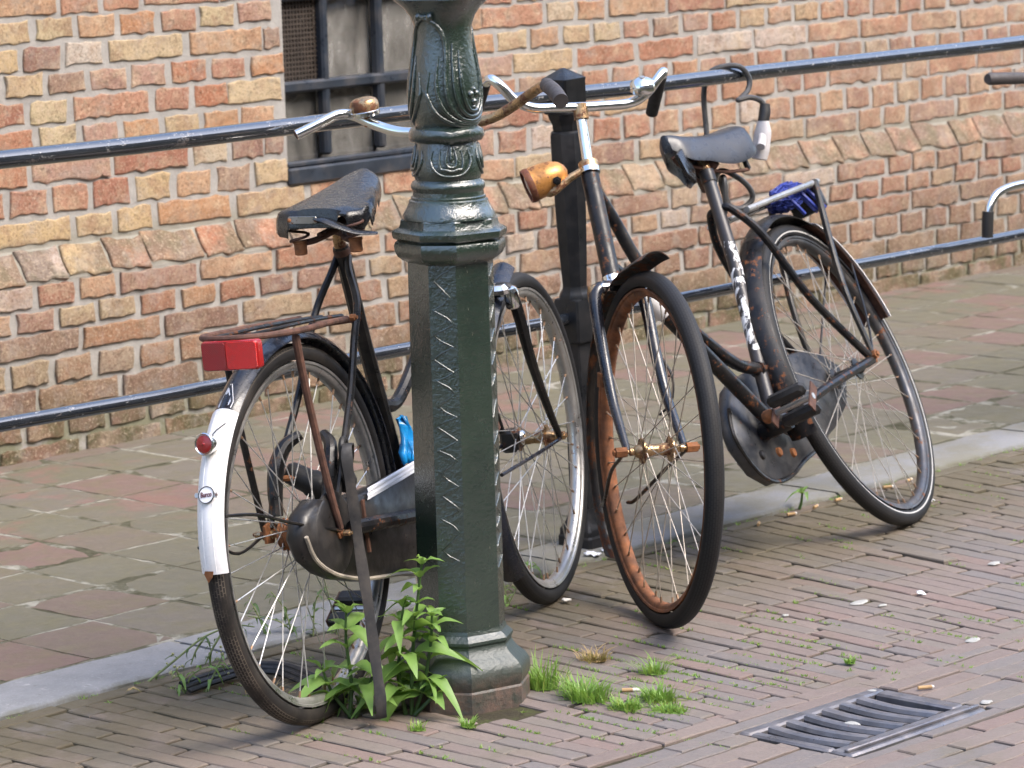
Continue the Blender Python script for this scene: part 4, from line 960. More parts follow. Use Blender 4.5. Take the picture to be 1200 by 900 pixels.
MB().lathe([(.008, -.022), (.008, 0)], bl, 10).build('bracket', M['rust'], bell)
# things caught on bicycle 1
sp = thing('luggage_strap', 'flat black rubber strap hanging from the bicycle behind the lamp post down to the weeds', 'strap', B1 @ T(.016, -.09, .495))
si = T(.016, -.09, .495).inverted()
PS = spline([(.060, -.080, .482), (.046, -.094, .515), (.026, -.10, .522), (.012, -.104, .495), (.010, -.108, .42), (.008, -.112, .33), (-.004, -.124, .22), (-.018, -.134, .12), (-.030, -.142, .05), (-.030, -.140, .018), (-.022, -.130, .010), (-.01, -.10, .012)], 7)
R = []
for i, p in enumerate(PS):
    wv = Vector((.55, .80, 0))*0+Vector((.55, -.80, 0)).normalized()*(.0102+.0008*math.sin(i*.7)); d = (PS[min(i+1, len(PS)-1)]-PS[max(0, i-1)]).normalized(); nn = d.cross(wv).normalized()*.0016
    R.append([p+wv+nn, p+nn*1.8, p-wv+nn, p-wv-nn, p-nn*1.8, p+wv-nn])
MB().rings(R).build('band', simple('grey_black_rubber_band', (.015, .0145, .015), .6, dirt=.25), sp, True, 50, X=si)
MB().tube([(.062, -.078, .470), (.064, -.080, .50), (.050, -.082, .53), (.034, -.084, .515), (.04, -.084, .47), (.055, -.082, .43)], .007, 8, True, 5).build('hook', M['rubber'], sp, X=si)
# blue plastic bag scrap
def crumple(name, label, cat, X, pts, mat, rng, amp, group=None, sub=3):
    """a thin sheet between two outlines, folded"""
    m = MB(); nU = len(pts); nV = 9; vs = []; fs = []
    for i, (a, b_) in enumerate(pts):
        for k in range(nV):
            t = k/(nV-1); p = Vector(a).lerp(Vector(b_), t)
            vs.append(p + Vector((rng.uniform(-amp, amp), amp*1.6*math.sin(k*1.9+i*.8)+rng.uniform(-amp, amp)*.6, rng.uniform(-amp, amp)*.5)))
    for i in range(nU-1):
        for k in range(nV-1): fs.append((i*nV+k, i*nV+k+1, (i+1)*nV+k+1, (i+1)*nV+k))
    c = sum((Vector(v) for v in vs), Vector())/len(vs)
    o = m.add([v-c for v in vs], fs).build(name, mat, None, True, 80); o.matrix_basis = X @ T(*c)
    md = o.modifiers.new('thick', 'SOLIDIFY'); md.thickness = .0012
    return tag(o, label, cat, group)
rc = random.Random(4)
def fx_pts(L): return L
crumple('plastic_scrap', 'crumpled bright blue plastic scrap stuck between seat tube and chain case', 'plastic bag', B1, [((.398, -.030, .512), (.418, -.032, .515)), ((.402, -.034, .495), (.440, -.034, .490)), ((.394, -.038, .470), (.442, -.038, .466)), ((.380, -.042, .445), (.434, -.042, .440)), ((.362, -.046, .425), (.420, -.046, .425))], M['bag_blue'], rc, .005)
pp = crumple('paper_strip', 'white printed paper strip lying along the top of the black chain case', 'paper', B1, [((.140, -.0775, .420), (.132, -.079, .398)), ((.20, -.077, .423), (.205, -.079, .403)), ((.28, -.077, .428), (.29, -.079, .408)), ((.38, -.076, .434), (.38, -.078, .414)), ((.46, -.076, .438), (.46, -.078, .418))], M['paper'], rc, .0007)
# ------------------------------------------------------------------ bicycle 2: leaning on the railing, facing the camera
B2 = lean_frame(6.5034, 4.7282, 196.4, 25.8); i2 = B2.inverted()
b2 = thing('bicycle', 'black bicycle with a rust-brown front rim and orange headlight, leaning on the railing', 'bicycle', B2, 'parked bicycles')
W2 = i2 @ lean_frame(5.3327, 4.5442, 239.31, -.37); Q2 = i2 @ lean_frame(6.5034, 4.7282, 199.0, 25.95)
w2 = lambda a, b_, c: W2 @ Vector((a, b_, c))
RF, rF, RR, rR = .374, .338, .391, .355
fw = wheel(b2, W2 @ T(0, 0, RF), RF, rF, M['tyre'], M['rust_rim'], M['spoke_rust'], M['nipple'], M['rusty_chrome'], axle=.066, phase=.08)
wheel(b2, Q2 @ T(0, 0, RR), RR, rR, M['tyre_stripe'], M['rim_dark'], M['spoke_rust'], M['nipple'], M['black_matt'], axle=.070, phase=.02)
K = M['black_paint']
BB2 = Vector((.515, 0, .345))
seat = MB(); seat.tube([BB2, (.475, 0, .445), (.335, 0, .735), (.262, 0, .955)], .0160, 14)
def chipped():
    n = NT('black_paint_flaked_to_white'); x, y, z = n.xyz()
    c = n.ramp(n.noise(25, 5), [(.3, (.016, .015, .016)), (.7, (.035, .030, .030))])
    zone = n.math('MULTIPLY', n.mapr(z, .50, .56), n.mapr(z, .74, .70, 0, 1)); zone = n.math('MULTIPLY', n.mapr(z, .46, .49), n.mapr(z, .685, .725, 1, 0))
    f = n.mapr(n.math('ADD', n.noise(34, 7, .7, stretch=(1.6, 1.6, .45)), n.math('MULTIPLY', n.mapr(n.noise(9), .35, .65), .10)), .555, .57)
    f = n.math('MULTIPLY', f, n.mapr(zone, .45, .5)); c = n.mix(f, c, (.74, .74, .73)); n.base(c, n.mixf(f, .4, .55)); n.bump(f, -.3, .002); n.bump(n.noise(150), .15, .002); return n.m
M['chipped'] = chipped()
seat.build('seat_tube', M['chipped'], b2)
MB().tube([w2(-.275, 0, .700), w2(-.418, 0, .918)], .0200, 16).build('head_tube', K, b2)
for z0, z1, mt in ((.690, .703, M['chrome']), (.916, .926, M['chrome']), (.926, .938, M['rusty_chrome'])):
    a_ = (z0-.695)*(-.634); b_ = (z1-.695)*(-.634); MB().tube([w2(-.272+a_, 0, z0), w2(-.272+b_, 0, z1)], [.0225, .0240, .0225], 18).build('headset', mt, b2)
MB().tube([w2(-.290, 0, .725), (.862, 0, .728), (.791, 0, .660), (.646, 0, .495), BB2], .0175, 14, True, 7).build('down_tube', K, b2)
MB().tube([w2(-.400, 0, .890), (.835, 0, .90), (.815, 0, .80), (.750, 0, .665), (.645, 0, .565), (.560, 0, .508), (.460, 0, .478)], .0145, 14, True, 7).build('top_tube', K, b2)
MB().tube([(.852, .0, .722), (.830, 0, .700), (.806, 0, .676)], .0250, 16).build('sleeve', M['white_paint'], b2)
MB().tube([(.452, 0, .476), (.475, 0, .480)], .019, 14).build('lug', K, b2)
for s in (1, -1):
    MB().tube([(.292, s*.014, .860), (.287, s*.030, .846), (.252, s*.058, .763), (.170, s*.065, .590), (.030, s*.071, .43), (.0, s*.073, .405)], .0098, 10, True, 6).build('seat_stay', K, b2)
    MB().tube([BB2+V(-.02, s*.025, .0), (.36, s*.056, .372), (.20, s*.064, .385), (.0, s*.071, .396)], .0115, 10, True, 6).build('chain_stay', K, b2)
    bolt(b2, (-.002, s*.074, .405), (0, s, 0), .0125, .014)
    MB().prism(aim((-.004, s*.072, .404), (0, 1, 0), (0, 0, 1)), [(.022, .016), (-.015, .024), (-.026, .004), (-.012, -.016), (.016, -.018)], .007, .001).build('dropout', M['rust'], b2)
MB().lathe([(.018, 0), (.0185, .003), (.0185, .03), (.0165, .032)], aim((.272, 0, .925), (-.31, 0, .95)), 16).build('clamp', K, b2)
MB().tube([(.262, 0, .955), (.252, 0, .985), (.245, -.004, 1.005)], .0125, 12).build('seat_post', M['rusty_chrome'], b2)
# saddle
SX2 = T(.072, -.022, 1.046) @ RY(-.055) @ RX(.0)
sd2 = saddle(b2, SX2, .285, .094, .034, M['saddle_vinyl'], .044, lambda t: .034 + .016*math.sin(PI*min(1, t*1.5)) - .014*t, .004, dip=.014, pw=2.0, rear_skirt=.035, thick=.008, tw=.85, tp=1.35)
for y in (.042, -.085):
    c = Vector((.125, y, .985)); MB().tube([c+V(.017*math.cos(a), .017*math.sin(a), .020-.0024*a*1.6) for a in [k*.5 for k in range(30)]], .0024, 7).build('spring', M['rust_dark'], sd2)
    MB().tube([c+V(0, 0, -.06), c+V(0, 0, .03)], .0075, 8).build('spring_post', M['black_matt'], sd2)
MB().tube([(.125, .042, .925), (.16, .03, .930), (.22, .01, .945), (.33, -.018, .99), (.355, -.02, 1.01)], .0045, 8, True, 4).build('underframe', M['rust_dark'], sd2)
MB().tube([(.125, -.085, .925), (.16, -.07, .930), (.22, -.045, .945), (.33, -.026, .99), (.355, -.022, 1.01)], .0045, 8, True, 4).build('underframe', M['rust_dark'], sd2)
MB().lathe([(.012, -.03), (.016, -.026), (.017, .018), (.012, .028)], aim((.235, -.005, .968), (0, 1, 0)), 14).build('saddle_clamp', M['rust_dark'], sd2)
MB().prism(Matrix(((1, 0, 0, .352), (0, 0, -1, .0), (0, 1, 0, .985), (0, 0, 0, 1))) @ RZ(-.2), [(-.022, .035), (.026, .03), (.030, -.02), (.006, -.052), (-.020, -.028)], .010, .003).build('tool_flap', M['leather'], sd2, True, 50)
# rear mudguard, out of line with the wheel
GX = Q2 @ T(.048, .004, RR+.012)
guard(b2, GX, .408, .034, -14, 64, M['black_paint'], n=30)
guard(b2, GX, .408, .034, 64.1, 118, M['black_matt'], n=24)
g2 = guard(b2, GX, .409, .043, 118.1, 170, M['white_paint'], n=24); g2['label'] = 'white edged rusty tail of the rear mudguard'
guard(g2, GX, .4055, .036, 118.1, 170, M['rust_dark'], name='inner_face', n=24, thick=.001)
MB().box(GX @ RY(-math.radians(137)) @ T(.416, 0, 0), .018, .040, .030, .006).build('white_block', M['white_paint'], g2)
for s in (1, -1): MB().tube([Q2 @ V(.0, s*.078, RR), Q2 @ V(-.12, s*.065, RR+.10), Q2 @ V(-.27, s*.036, RR+.24)], .003, 7, True, 3).build('mudguard_stay', M['black_matt'], b2)
# carrier with reflector
c2 = MB().tube([(.262, .052, .832), (.10, .058, .838), (-.17, .060, .848), (-.196, .045, .849), (-.200, 0, .849), (-.196, -.045, .849), (-.17, -.060, .848), (.10, -.058, .838), (.262, -.052, .832)], .0078, 10, True, 5).build('carrier', M['steel'], b2)
for y in (-.02, .02): MB().tube([(-.198, y, .848), (.2, y, .835)], .004, 8).build('rail', M['steel'], c2)
for xq in (-.10, .02, .14): MB().tube([(xq, -.059, .841-.02*xq), (xq, .059, .841-.02*xq)], .0045, 8).build('crossbar', M['black_matt'], c2)
for s in (1, -1): MB().tube([(-.168, s*.062, .850), (-.150, s*.066, .825), (-.035, s*.072, .60), (-.002, s*.078, .410)], [.008, .009, .008, .007], 9, True, 5).build('strut', M['black_matt'], c2)
rm2 = Matrix(((0, 0, -1, -.222), (-1, 0, 0, 0), (0, 1, 0, .818), (0, 0, 0, 1)))
r2 = MB().prism(rm2, rrect(.046, .034, .008), .016, .003).build('reflector', M['black_matt'], b2, True, 40)
MB().prism(rm2 @ T(0, 0, .0085), rrect(.042, .030, .006), .006, .001).build('facet', M['red_dark'], r2, True, 40)
# chain case (far side), cranks and pedals
C2 = [(.612, .425), (.560, .468), (.505, .482), (.387, .490), (.22, .492), (.10, .485), (.0, .462), (-.07, .420), (-.075, .375), (-.02, .325), (.10, .285), (.25, .258), (.36, .245), (.45, .228), (.547, .232), (.610, .270), (.645, .340), (.640, .385)]
cm2 = Matrix(((1, 0, 0, 0), (0, 0, -1, -.058), (0, 1, 0, 0), (0, 0, 0, 1)))
cc2 = MB().prism(cm2, C2, .036, .008).build('chain_case', M['worn_case'] if 'worn_case' in M else simple('scraped_chain_case', (.045, .048, .055), .36, .35, .4, 12, rust=.16, rs=30, dirt=.45, dirtc=(.13, .12, .105)), b2, True, 60)
MB().tube([(x, -.042, z) for x, z in (C2[0], C2[17], C2[16], C2[15], C2[14], C2[13], C2[12], C2[11])], .0045, 7, True, 3).build('edging', M['black_matt'], cc2)
for x, z, mt in ((.56, .30, K), (.47, .29, M['rust']), (.40, .275, M['rust'])): MB().lathe([(.012, 0), (.010, .006), (.004, .008)], aim((x, -.040, z), (0, 1, 0)), 12).build('bolt', mt, cc2)
MB().lathe([(.019, -.038), (.0205, -.030), (.0205, .030), (.019, .040)], aim(BB2, (0, 1, 0)), 16).build('bottom_bracket', K, b2)
cd = Vector((.985, 0, .15)).normalized()
for s in (1, -1):
    c0 = BB2+V(0, s*.060, 0); e = c0 + cd*s*.176 + V(0, s*.014, 0)
    MB().tube([c0-cd*s*.014, c0+cd*s*.04, e+cd*s*.006], [.014, .0105, .0095], 10).build('crank', M['rusty_chrome'] if s < 0 else K, b2)
    MB().lathe([(.013, -.012), (.015, -.008), (.015, .008), (.010, .014)], aim(e, (0, 1, 0)), 12).build('crank_eye', M['rust'], b2)
    pd = MB().tube([e, e+V(0, s*.118, 0)], .0075, 10).build('pedal', M['steel'], b2)
    pc = e+V(0, s*.066, 0)
    for dx in (-.027, .027): MB().box(T(pc.x+dx*.55, pc.y, pc.z+dx*.95) @ RY(-1.04), .030, .096, .026, .008).build('pedal_rubber', M['rubber'], pd)
    for yy in (-.048, .049): MB().prism(aim((pc.x, pc.y+yy, pc.z), (0, 1, 0), (.8, 0, -.6)), [(.012, .038), (-.012, .038), (-.012, -.038), (.012, -.038)], .004, .001).build('plate', M['rust_dark'], pd)
cl = MB(); cl.tube([(.455, .030, .345), (.432, .012, .330), (.415, -.01, .322), (.405, -.03, .330)], [.012, .017, .016, .010], 10, True, 4); cl.build('clip', simple('grubby_cream_tape', (.52, .47, .42), .5, dirt=.4, dirtc=(.25, .18, .12)), b2)
MB().tube([(.06, -.06, .372), (.10, -.07, .30), (.115, -.075, .275)], .009, 8).build('prop_stand', M['rust_dark'], b2)
# steering
for s in (1, -1):
    MB().tube([w2(-.245, s*.018, .690), w2(-.236, s*.046, .684), w2(-.218, s*.056, .65), w2(-.165, s*.058, .555), w2(-.105, s*.060, .47), w2(-.045, s*.062, .412), w2(-.002, s*.063, RF)], [.013, .0145, .014, .0125, .011, .0095, .0075], 12, True, 6).build('fork_blade', M['black_gloss'], b2)
    MB().lathe([(.0155, -.016), (.017, -.012), (.0175, .010), (.0150, .020), (.007, .024)], aim(w2(-.236, s*.050, .672), W2.to_3x3() @ Vector((-.42, 0, .9))), 16).build('fork_cap', M['rusty_chrome'] if s < 0 else M['chrome'], b2)
    bolt(b2, w2(0, s*.066, RF), W2.to_3x3() @ Vector((0, s, 0)), .0115, .024)
    MB().tube([w2(0, s*.070, RF), w2(-.04, s*.068, RF-.022), w2(-.12, s*.062, RF-.065), w2(-.245, s*.036, .222), w2(-.285, s*.030, .208)], .0042, 8, True, 5).build('mudguard_stay', M['black_matt'], b2)
MB().box(W2 @ T(-.243, 0, .688) @ RY(-.42), .040, .092, .024, .009).build('fork_crown', M['chrome'], b2)
guard(b2, W2 @ T(0, 0, RF), .397, .031, 88, 226, M['rusty_black'], n=44, flare=lambda t: .022*max(0, 1-t*8)**1.4)
MB().tube([w2(-.15, -.066, .49), w2(-.148, -.066, .52)], .012, 10).build('dynamo_bracket', M['rust'], b2)
MB().tube([w2(-.16, .075, .535), w2(-.135, .085, .50), w2(-.13, .08, .45), w2(-.15, .06, .42)], .0028, 7, True, 4).build('wire', M['rubber'], b2)
MB().lathe([(.008, -.02), (.013, -.018), (.013, .02), (.006, .026)], aim(w2(-.165, .074, .515), (0, 0, 1)), 12).build('dynamo', M['rust_dark'], b2)
MB().tube([w2(-.424, 0, .93), w2(-.472, 0, 1.040)], .0118, 14).build('stem', M['bar_chrome'], b2)
MB().tube([w2(-.466, 0, 1.030), w2(-.476, 0, 1.062)], .0160, 14).build('stem_clamp', M['rusty_chrome'], b2)
hbp = []
for s in (-1, 1):
    hbp += [[(-.474, 0, 1.056), (-.472, s*.06, 1.057), (-.470, s*.112, 1.060), (-.472, s*.150, 1.078), (-.476, s*.180, 1.110), (-.490, s*.198, 1.124), (-.520, s*.203, 1.112)]]
full = [Vector(p) for p in reversed(hbp[0])] + [Vector(p) for p in hbp[1][1:]]
bar2 = MB().tube([W2 @ p for p in full], .0112, 14, True, 6).build('handlebar', M['bar_chrome'], b2)
for s in (-1, 1): MB().tube([w2(-.516, s*.203, 1.115), w2(-.550, s*.205, 1.082), w2(-.600, s*.208, 1.025)], [.0135, .0150, .0140], 14, True, 4).build('grip', M['rubber'], bar2)
bm2 = aim(w2(-.462, .140, 1.085), W2.to_3x3() @ Vector((.30, -.10, .95)))
be2 = MB().lathe([(.004, -.006), (.022, -.003), (.0275, .002), (.0285, .010), (.0265, .020), (.020, .028), (.010, .032), (.001, .033)], bm2, 28).build('bell', M['bar_chrome'], bar2, True, 50)
MB().lathe([(.007, .031), (.006, .035), (.001, .036)], bm2, 10).build('screw', M['steel'], be2)
# headlight turned sideways on its bracket
lp = Vector((-.440, -.098, .905)); ld = Vector((-.10, -.88, -.34)).normalized(); Lm = W2 @ aim(lp, ld)
hl = MB(); hl.lathe([(.001, -.056), (.012, -.053), (.024, -.043), (.0325, -.026), (.0362, -.004), (.0374, .027)], Lm, 28); hl = hl.build('headlight', M['tan_fork'], b2, True, 50)
MB().lathe([(.0375, .026), (.0388, .029), (.0388, .036), (.0372, .041), (.0335, .041), (.0330, .034)], Lm, 28, cap=False).build('lamp_rim', simple('red_brown_rim', (.13, .035, .018), .45, .2, .4, 40, rust=.4), hl, True, 50)
MB().lathe([(.0335, .034), (.022, .038), (.001, .040)], Lm, 28, cap=False).build('lens', M['lens_glass'], hl, True, 60)
MB().tube([w2(-.410, -.022, .922), w2(-.412, -.050, .906), w2(-.415, -.085, .880), w2(-.438, -.094, .876)], [.008, .009, .010, .008], 10, True, 4).build('lamp_bracket', M['rusty_chrome'], b2)
bolt(b2, w2(-.405, -.078, .905), W2.to_3x3() @ Vector((.9, -.3, 0)), .010, .006, M['black_matt'], 'knob')
# ------------------------------------------------------------------ things on bicycle 2
nl = random.Random(21)
nb_ = thing('cargo_net', 'bundle of bright blue cord netting clamped on a rear carrier', 'net', B2 @ T(-.11, 0, .842) @ Matrix.Diagonal((.9, .85, .78, 1)))
def in_blob(a, b_, r=1.0): return Vector((.085*r*math.cos(a)*math.cos(b_)*1.1, .045*r*math.sin(a)*math.cos(b_), .040*r*math.sin(b_)))
for k in range(80):
    a, b_ = nl.uniform(0, 6.28), nl.uniform(-1.2, 1.4); P = []
    for q in range(7):
        P.append(in_blob(a, b_, nl.uniform(.7, 1.12)) + Vector((-.02*math.sin(b_), 0, 0))); a += nl.uniform(.2, .7); b_ += nl.uniform(-.5, .5)
    MB().tube(P, .0030, 6, True, 4).build('cord', M['net_blue'], nb_)
for x0, y0 in ((.06, .03), (-.08, .035), (-.095, .0), (.0, .045)):
    MB().tube([(x0, y0, .0), (x0-.01, y0+.012, -.04), (x0-.03, y0+.016, -.075)], .006, 6, True, 3).build('cord', M['net_blue'], nb_)
MB().sphere(Matrix.Diagonal((.072, .036, .036, 1)), 1, 14, 8).build('folded_core', M['net_blue'], nb_)
lk = thing('cable_lock', 'grey cable lock with pale lock head looped over the railing above a grey saddle', 'bicycle lock', T(6.395, 5.10, .925))
li = T(6.395, 5.10, .925).inverted(); CB = simple('grey_cable_sheath', (.045, .045, .045), .35, 0, .15, 30, dirt=.2)
MB().tube([(6.30, 5.17, .80), (6.318, 5.195, .88), (6.330, 5.212, .95), (6.330, 5.216, 1.02), (6.338, 5.207, 1.066), (6.362, 5.186, 1.083), (6.396, 5.158, 1.082), (6.418, 5.148, 1.054), (6.408, 5.143, 1.026), (6.372, 5.138, 1.008), (6.358, 5.132, 1.006), (6.388, 5.122, 1.010), (6.418, 5.112, .999), (6.424, 5.104, .978)], .0068, 10, True, 7).build('cable', CB, lk, X=li)
MB().tube([(6.422, 5.103, .992), (6.418, 5.101, .972), (6.410, 5.100, .950)], [.012, .0145, .0135], 12, True, 3).build('collar', M['rubber'], lk, X=li)
MB().tube([(6.410, 5.100, .953), (6.408, 5.100, .925), (6.398, 5.100, .885), (6.392, 5.100, .862)], [.0150, .0225, .0245, .0205], 14, True, 5, flat=.75).build('lock_head', M['lock_white'], lk, X=li)
MB().tube([(6.404, 5.098, .922), (6.385, 5.085, .908), (6.368, 5.075, .895)], .0105, 12).build('lock_barrel', M['lock_white'], lk, X=li)
coil = [(6.30, 5.17, .80), (6.245, 5.10, .848), (6.278, 5.07, .828), (6.306, 5.06, .800), (6.312, 5.06, .775), (6.285, 5.07, .757), (6.245, 5.07, .764), (6.225, 5.07, .79), (6.222, 5.08, .825), (6.208, 5.06, .838), (6.200, 5.05, .805), (6.200, 5.05, .765), (6.215, 5.07, .745)]
MB().tube(coil, .0068, 10, True, 7).build('cable', CB, lk, X=li)
# ------------------------------------------------------------------ bicycle 3: only its bar ends reach into the picture
b3 = thing('bicycle', 'bicycle at the pavement edge showing only two black grips on a chrome handlebar', 'bicycle', T(7.95, 5.02, 0), 'parked bicycles')
i3 = T(7.95, 5.02, 0).inverted()
H3 = [(7.48, 5.10, .976), (7.60, 5.085, .970), (7.70, 5.065, .955), (7.755, 5.05, .915), (7.77, 5.045, .84), (7.755, 5.05, .765), (7.70, 5.065, .715), (7.60, 5.085, .702), (7.508, 5.095, .698), (7.440, 5.10, .694), (7.383, 5.10, .682), (7.352, 5.10, .655), (7.342, 5.10, .625)]
b3h = MB().tube(H3, .0112, 12, True, 6).build('handlebar', M['bar_chrome'], b3, X=i3)
MB().tube([(7.366, 5.115, .983), (7.374, 5.114, .9825), (7.43, 5.107, .980), (7.51, 5.096, .975)], [.013, .0165, .0165, .0155], 14).build('grip', M['grip_rubber'], b3h, X=i3)
MB().tube([(7.343, 5.10, .640), (7.340, 5.10, .60), (7.339, 5.10, .572)], [.0155, .0155, .0150], 14).build('grip', M['rubber'], b3h, X=i3)
MB().tube([(7.77, 5.045, .84), (7.83, 5.03, .82), (7.92, 5.03, .72), (8.00, 5.02, .60)], .013, 10, True, 4).build('stem', M['chrome'], b3, X=i3)
MB().tube([(7.90, 5.03, .745), (8.01, 5.02, .585)], .018, 12).build('head_tube', M['black_gloss'], b3, X=i3)
for s in (1, -1): MB().tube([(8.01, 5.02+s*.03, .60), (8.03, 5.02+s*.055, .54), (8.10, 5.02+s*.06, R1)], .011, 10, True, 4).build('fork_blade', M['black_gloss'], b3, X=i3)
wheel(b3, T(.15, 0, R1), R1, rr1, M['tyre'], M['steel'], M['spoke'], M['nipple'], M['chrome'])
MB().tube([(7.93, 5.03, .70), (8.25, 5.06, .56), (8.62, 5.08, .30)], .016, 10, True, 5).build('down_tube', M['black_gloss'], b3, X=i3)
MB().tube([(8.62, 5.08, .30), (8.72, 5.13, .90)], .0155, 10).build('seat_tube', M['black_gloss'], b3, X=i3)
wheel(b3, T(1.15, .08, R1), R1, rr1, M['tyre'], M['steel'], M['spoke'], M['nipple'], M['chrome'])
for s in (1, -1): MB().tube([(8.63, 5.08+s*.02, .30), (9.10, 5.10+s*.06, R1), (8.70, 5.12+s*.02, .82)], .009, 8).build('rear_stay', M['black_gloss'], b3, X=i3)
saddle(b3, i3 @ T(8.60, 5.13, .95), .27, .09, .028, M['saddle_vinyl'], .03, lambda t: .025, .01)
# ================================================================== PLANTS
def leaf_mesh(name, L, w, mat, rng, curl=.25, serr=0):
    n = 6; vs = []; fs = []
    for i in range(n+1):
        t = i/n; hw = w*math.sin(PI*min(1, t**.75))**.9*(1+serr*((i % 2)-.5)) if 0 < i < n else w*.05
        z = -curl*L*t*t + .10*L*math.sin(PI*t); x = L*t*(1-.12*t)
        f = hw*.38
        vs += [(x, -hw, z+f+rng.uniform(-.002, .002)), (x, -hw*.5, z+f*.35), (x, 0, z), (x, hw*.5, z+f*.35), (x, hw, z+f+rng.uniform(-.002, .002))]
    for i in range(n):
        for k in range(4): a = i*5+k; fs.append((a, a+1, a+6, a+5))
    return MB().add(vs, fs).mesh(name, mat, True, 80)
pr = random.Random(31)
LV = [leaf_mesh('leaf', .108, .0205, M['leaf'], pr, c, .12) for c in (.3, .55, .8, 1.1)]
LS = [leaf_mesh('leaf', .052, .0095, M['leaf'], pr, c, .08) for c in (.1, .4)]
def weed(name, label, x, y, stems, rng, leaves=LV, top=LS, cat='weed', density=.020, group=None, Lk=1.0):
    t = thing(name, label, cat, T(x, y, 0), group)
    for pts, n in stems:
        P = spline(pts, 8); MB().tube(P, [.0042, .0034, .0022], 7).build('stem', M['leaf_dark'], t)
        cum = len(P)
        ang = rng.uniform(0, 6)
        for j in range(n):
            u = (j+.6)/n; i = min(int(u*(cum-1)), cum-2); p = P[i].lerp(P[i+1], u*(cum-1)-i)
            if p.z < .025: continue
            for q in range(2 if j < n-2 else 4):
                a = ang + q*(PI if j < n-2 else PI/2) + rng.gauss(0, .25)
                k = (1.12-.62*u)*rng.uniform(.75, 1.1)*Lk; el = .12 + .55*u + rng.gauss(0, .16)
                me = rng.choice(leaves if k > .58*Lk else top); kk = k if k > .58*Lk else k*1.7
                link('leaf', me, t, T(*p) @ RZ(a) @ RY(-el) @ RX(rng.gauss(0, .3)) @ Matrix.Scale(kk, 4))
            ang += PI/2 + rng.gauss(0, .25)
    return t
weed('leafy_weed', 'tall leafy green weed growing against the foot of the lamp post', 4.492, 4.452,
     [([(0, 0, 0), (.006, .0, .10), (.012, -.010, .20), (.020, -.022, .300)], 12), ([(.004, -.004, 0), (.018, -.018, .06), (.028, -.030, .14), (.030, -.034, .20)], 7),
      ([(-.006, .01, 0), (-.014, .016, .07), (-.012, .012, .15), (-.004, .006, .22)], 7), ([(.0, -.008, 0), (.022, -.028, .03), (.034, -.042, .06)], 3)], pr)
weed('leafy_weed', 'lower leafy green weed sprouting under the rear wheel hub beside the rubber strap', 4.405, 4.532,
     [([(0, 0, 0), (.004, -.004, .07), (-.002, .0, .15), (.002, .0, .215)], 6), ([(.002, -.004, 0), (-.022, .022, .05), (-.034, .036, .10)], 4), ([(.004, -.01, 0), (.026, -.02, .04), (.040, -.03, .09)], 4)], pr, Lk=1.08)
link_w = weed('small_weed', 'small broad-leaved weed by the kerb in front of the chain case', 'weed' and 6.465, 5.052, [([(0, 0, 0), (.004, -.004, .02), (.006, -.006, .045)], 3)], pr, cat='weed', Lk=.62)
def tuft(name, label, x, y, n, h, r, mat, rng, spread=.5, wd=.0014, cat='grass tuft', group='grass tufts in the street joints', flat=0, elong=1.25, ang=None):
    """blades rising from one rooted disc, so the tuft is one piece"""
    ang = rng.uniform(1.2, 1.9) if ang is None else ang
    m = MB(); N = 10; m.v = [(0, 0, .001)] + [(r*.55*math.cos(2*PI*k/N)*elong, r*.55*math.sin(2*PI*k/N), .0005) for k in range(N)]
    m.f = [(0, 1+k, 1+(k+1) % N) for k in range(N)]; m.m = [0]*N
    for i in range(n):
        a = rng.uniform(0, 2*PI); q = r*(.55*math.sqrt(rng.random()) if rng.random() < .8 else rng.uniform(.5, .95)); bx, by = q*math.cos(a)*elong, q*math.sin(a)
        a2 = a + rng.gauss(0, .6); hh = h*rng.choice((rng.uniform(.25, .7), rng.uniform(.5, 1.2))); ln = spread*hh*rng.uniform(.2, 1.3); d = Vector((math.cos(a2), math.sin(a2), 0)); s = Vector((-d.y, d.x, 0))*wd*rng.uniform(.7, 1.3)
        b = Vector((bx, by, 0)); o = len(m.v); P = []
        for t in (0, .35, .7, 1):
            P.append(b + d*ln*t*t + Vector((0, 0, hh*(t-.28*t*t*spread)+.001)))
        m.v += [tuple(P[0]+s), tuple(P[0]-s), tuple(P[1]+s*.9), tuple(P[1]-s*.9), tuple(P[2]+s*.6), tuple(P[2]-s*.6), tuple(P[3])]
        m.f += [(o, o+1, o+3, o+2), (o+2, o+3, o+5, o+4), (o+4, o+5, o+6), (0, o, o+1)]; m.m += [0]*4
    o = m.build(name, mat, None, True, 80); o.matrix_basis = T(x, y, .001) @ RZ(ang); return tag(o, label, cat, group)
gr_ = random.Random(77)
for a in (('tall upright grass tuft touching the lamp post base on the drain side', 4.792, 4.388, 210, .070, .046, .50),
          ('bushy grass tuft with splayed blades between the tallest tuft and the cigarette end', 4.783, 4.262, 340, .048, .064, 1.0),
          ('low grass tuft just beyond the white end of the cigarette', 4.855, 4.140, 200, .040, .048, .9),
          ('flat mown-looking grass patch in front of the cigarette end', 4.772, 4.152, 170, .026, .046, 1.0),
          ('thin sprawling grass line on the drain side of the cigarette end', 4.805, 4.075, 110, .016, .055, 1.0),
          ('pale half dry grass tuft in the joint nearest to the rusty front wheel', 5.012, 4.285, 90, .042, .04, 1.0),
          ('small grass tuft at the very front in line with the lamp post', 4.492, 4.305, 60, .022, .024, .9),
          ('small grass tuft at the front below the hanging rubber strap', 4.416, 4.362, 40, .020, .020, .9),
          ('small green tuft with tiny white flowers in the middle of the clinkers', 5.30, 4.02, 36, .018, .018, 1.0)):
    tuft('grass_tuft', a[0], a[1], a[2], a[3], a[4], a[5], M['grass'], gr_, a[6])
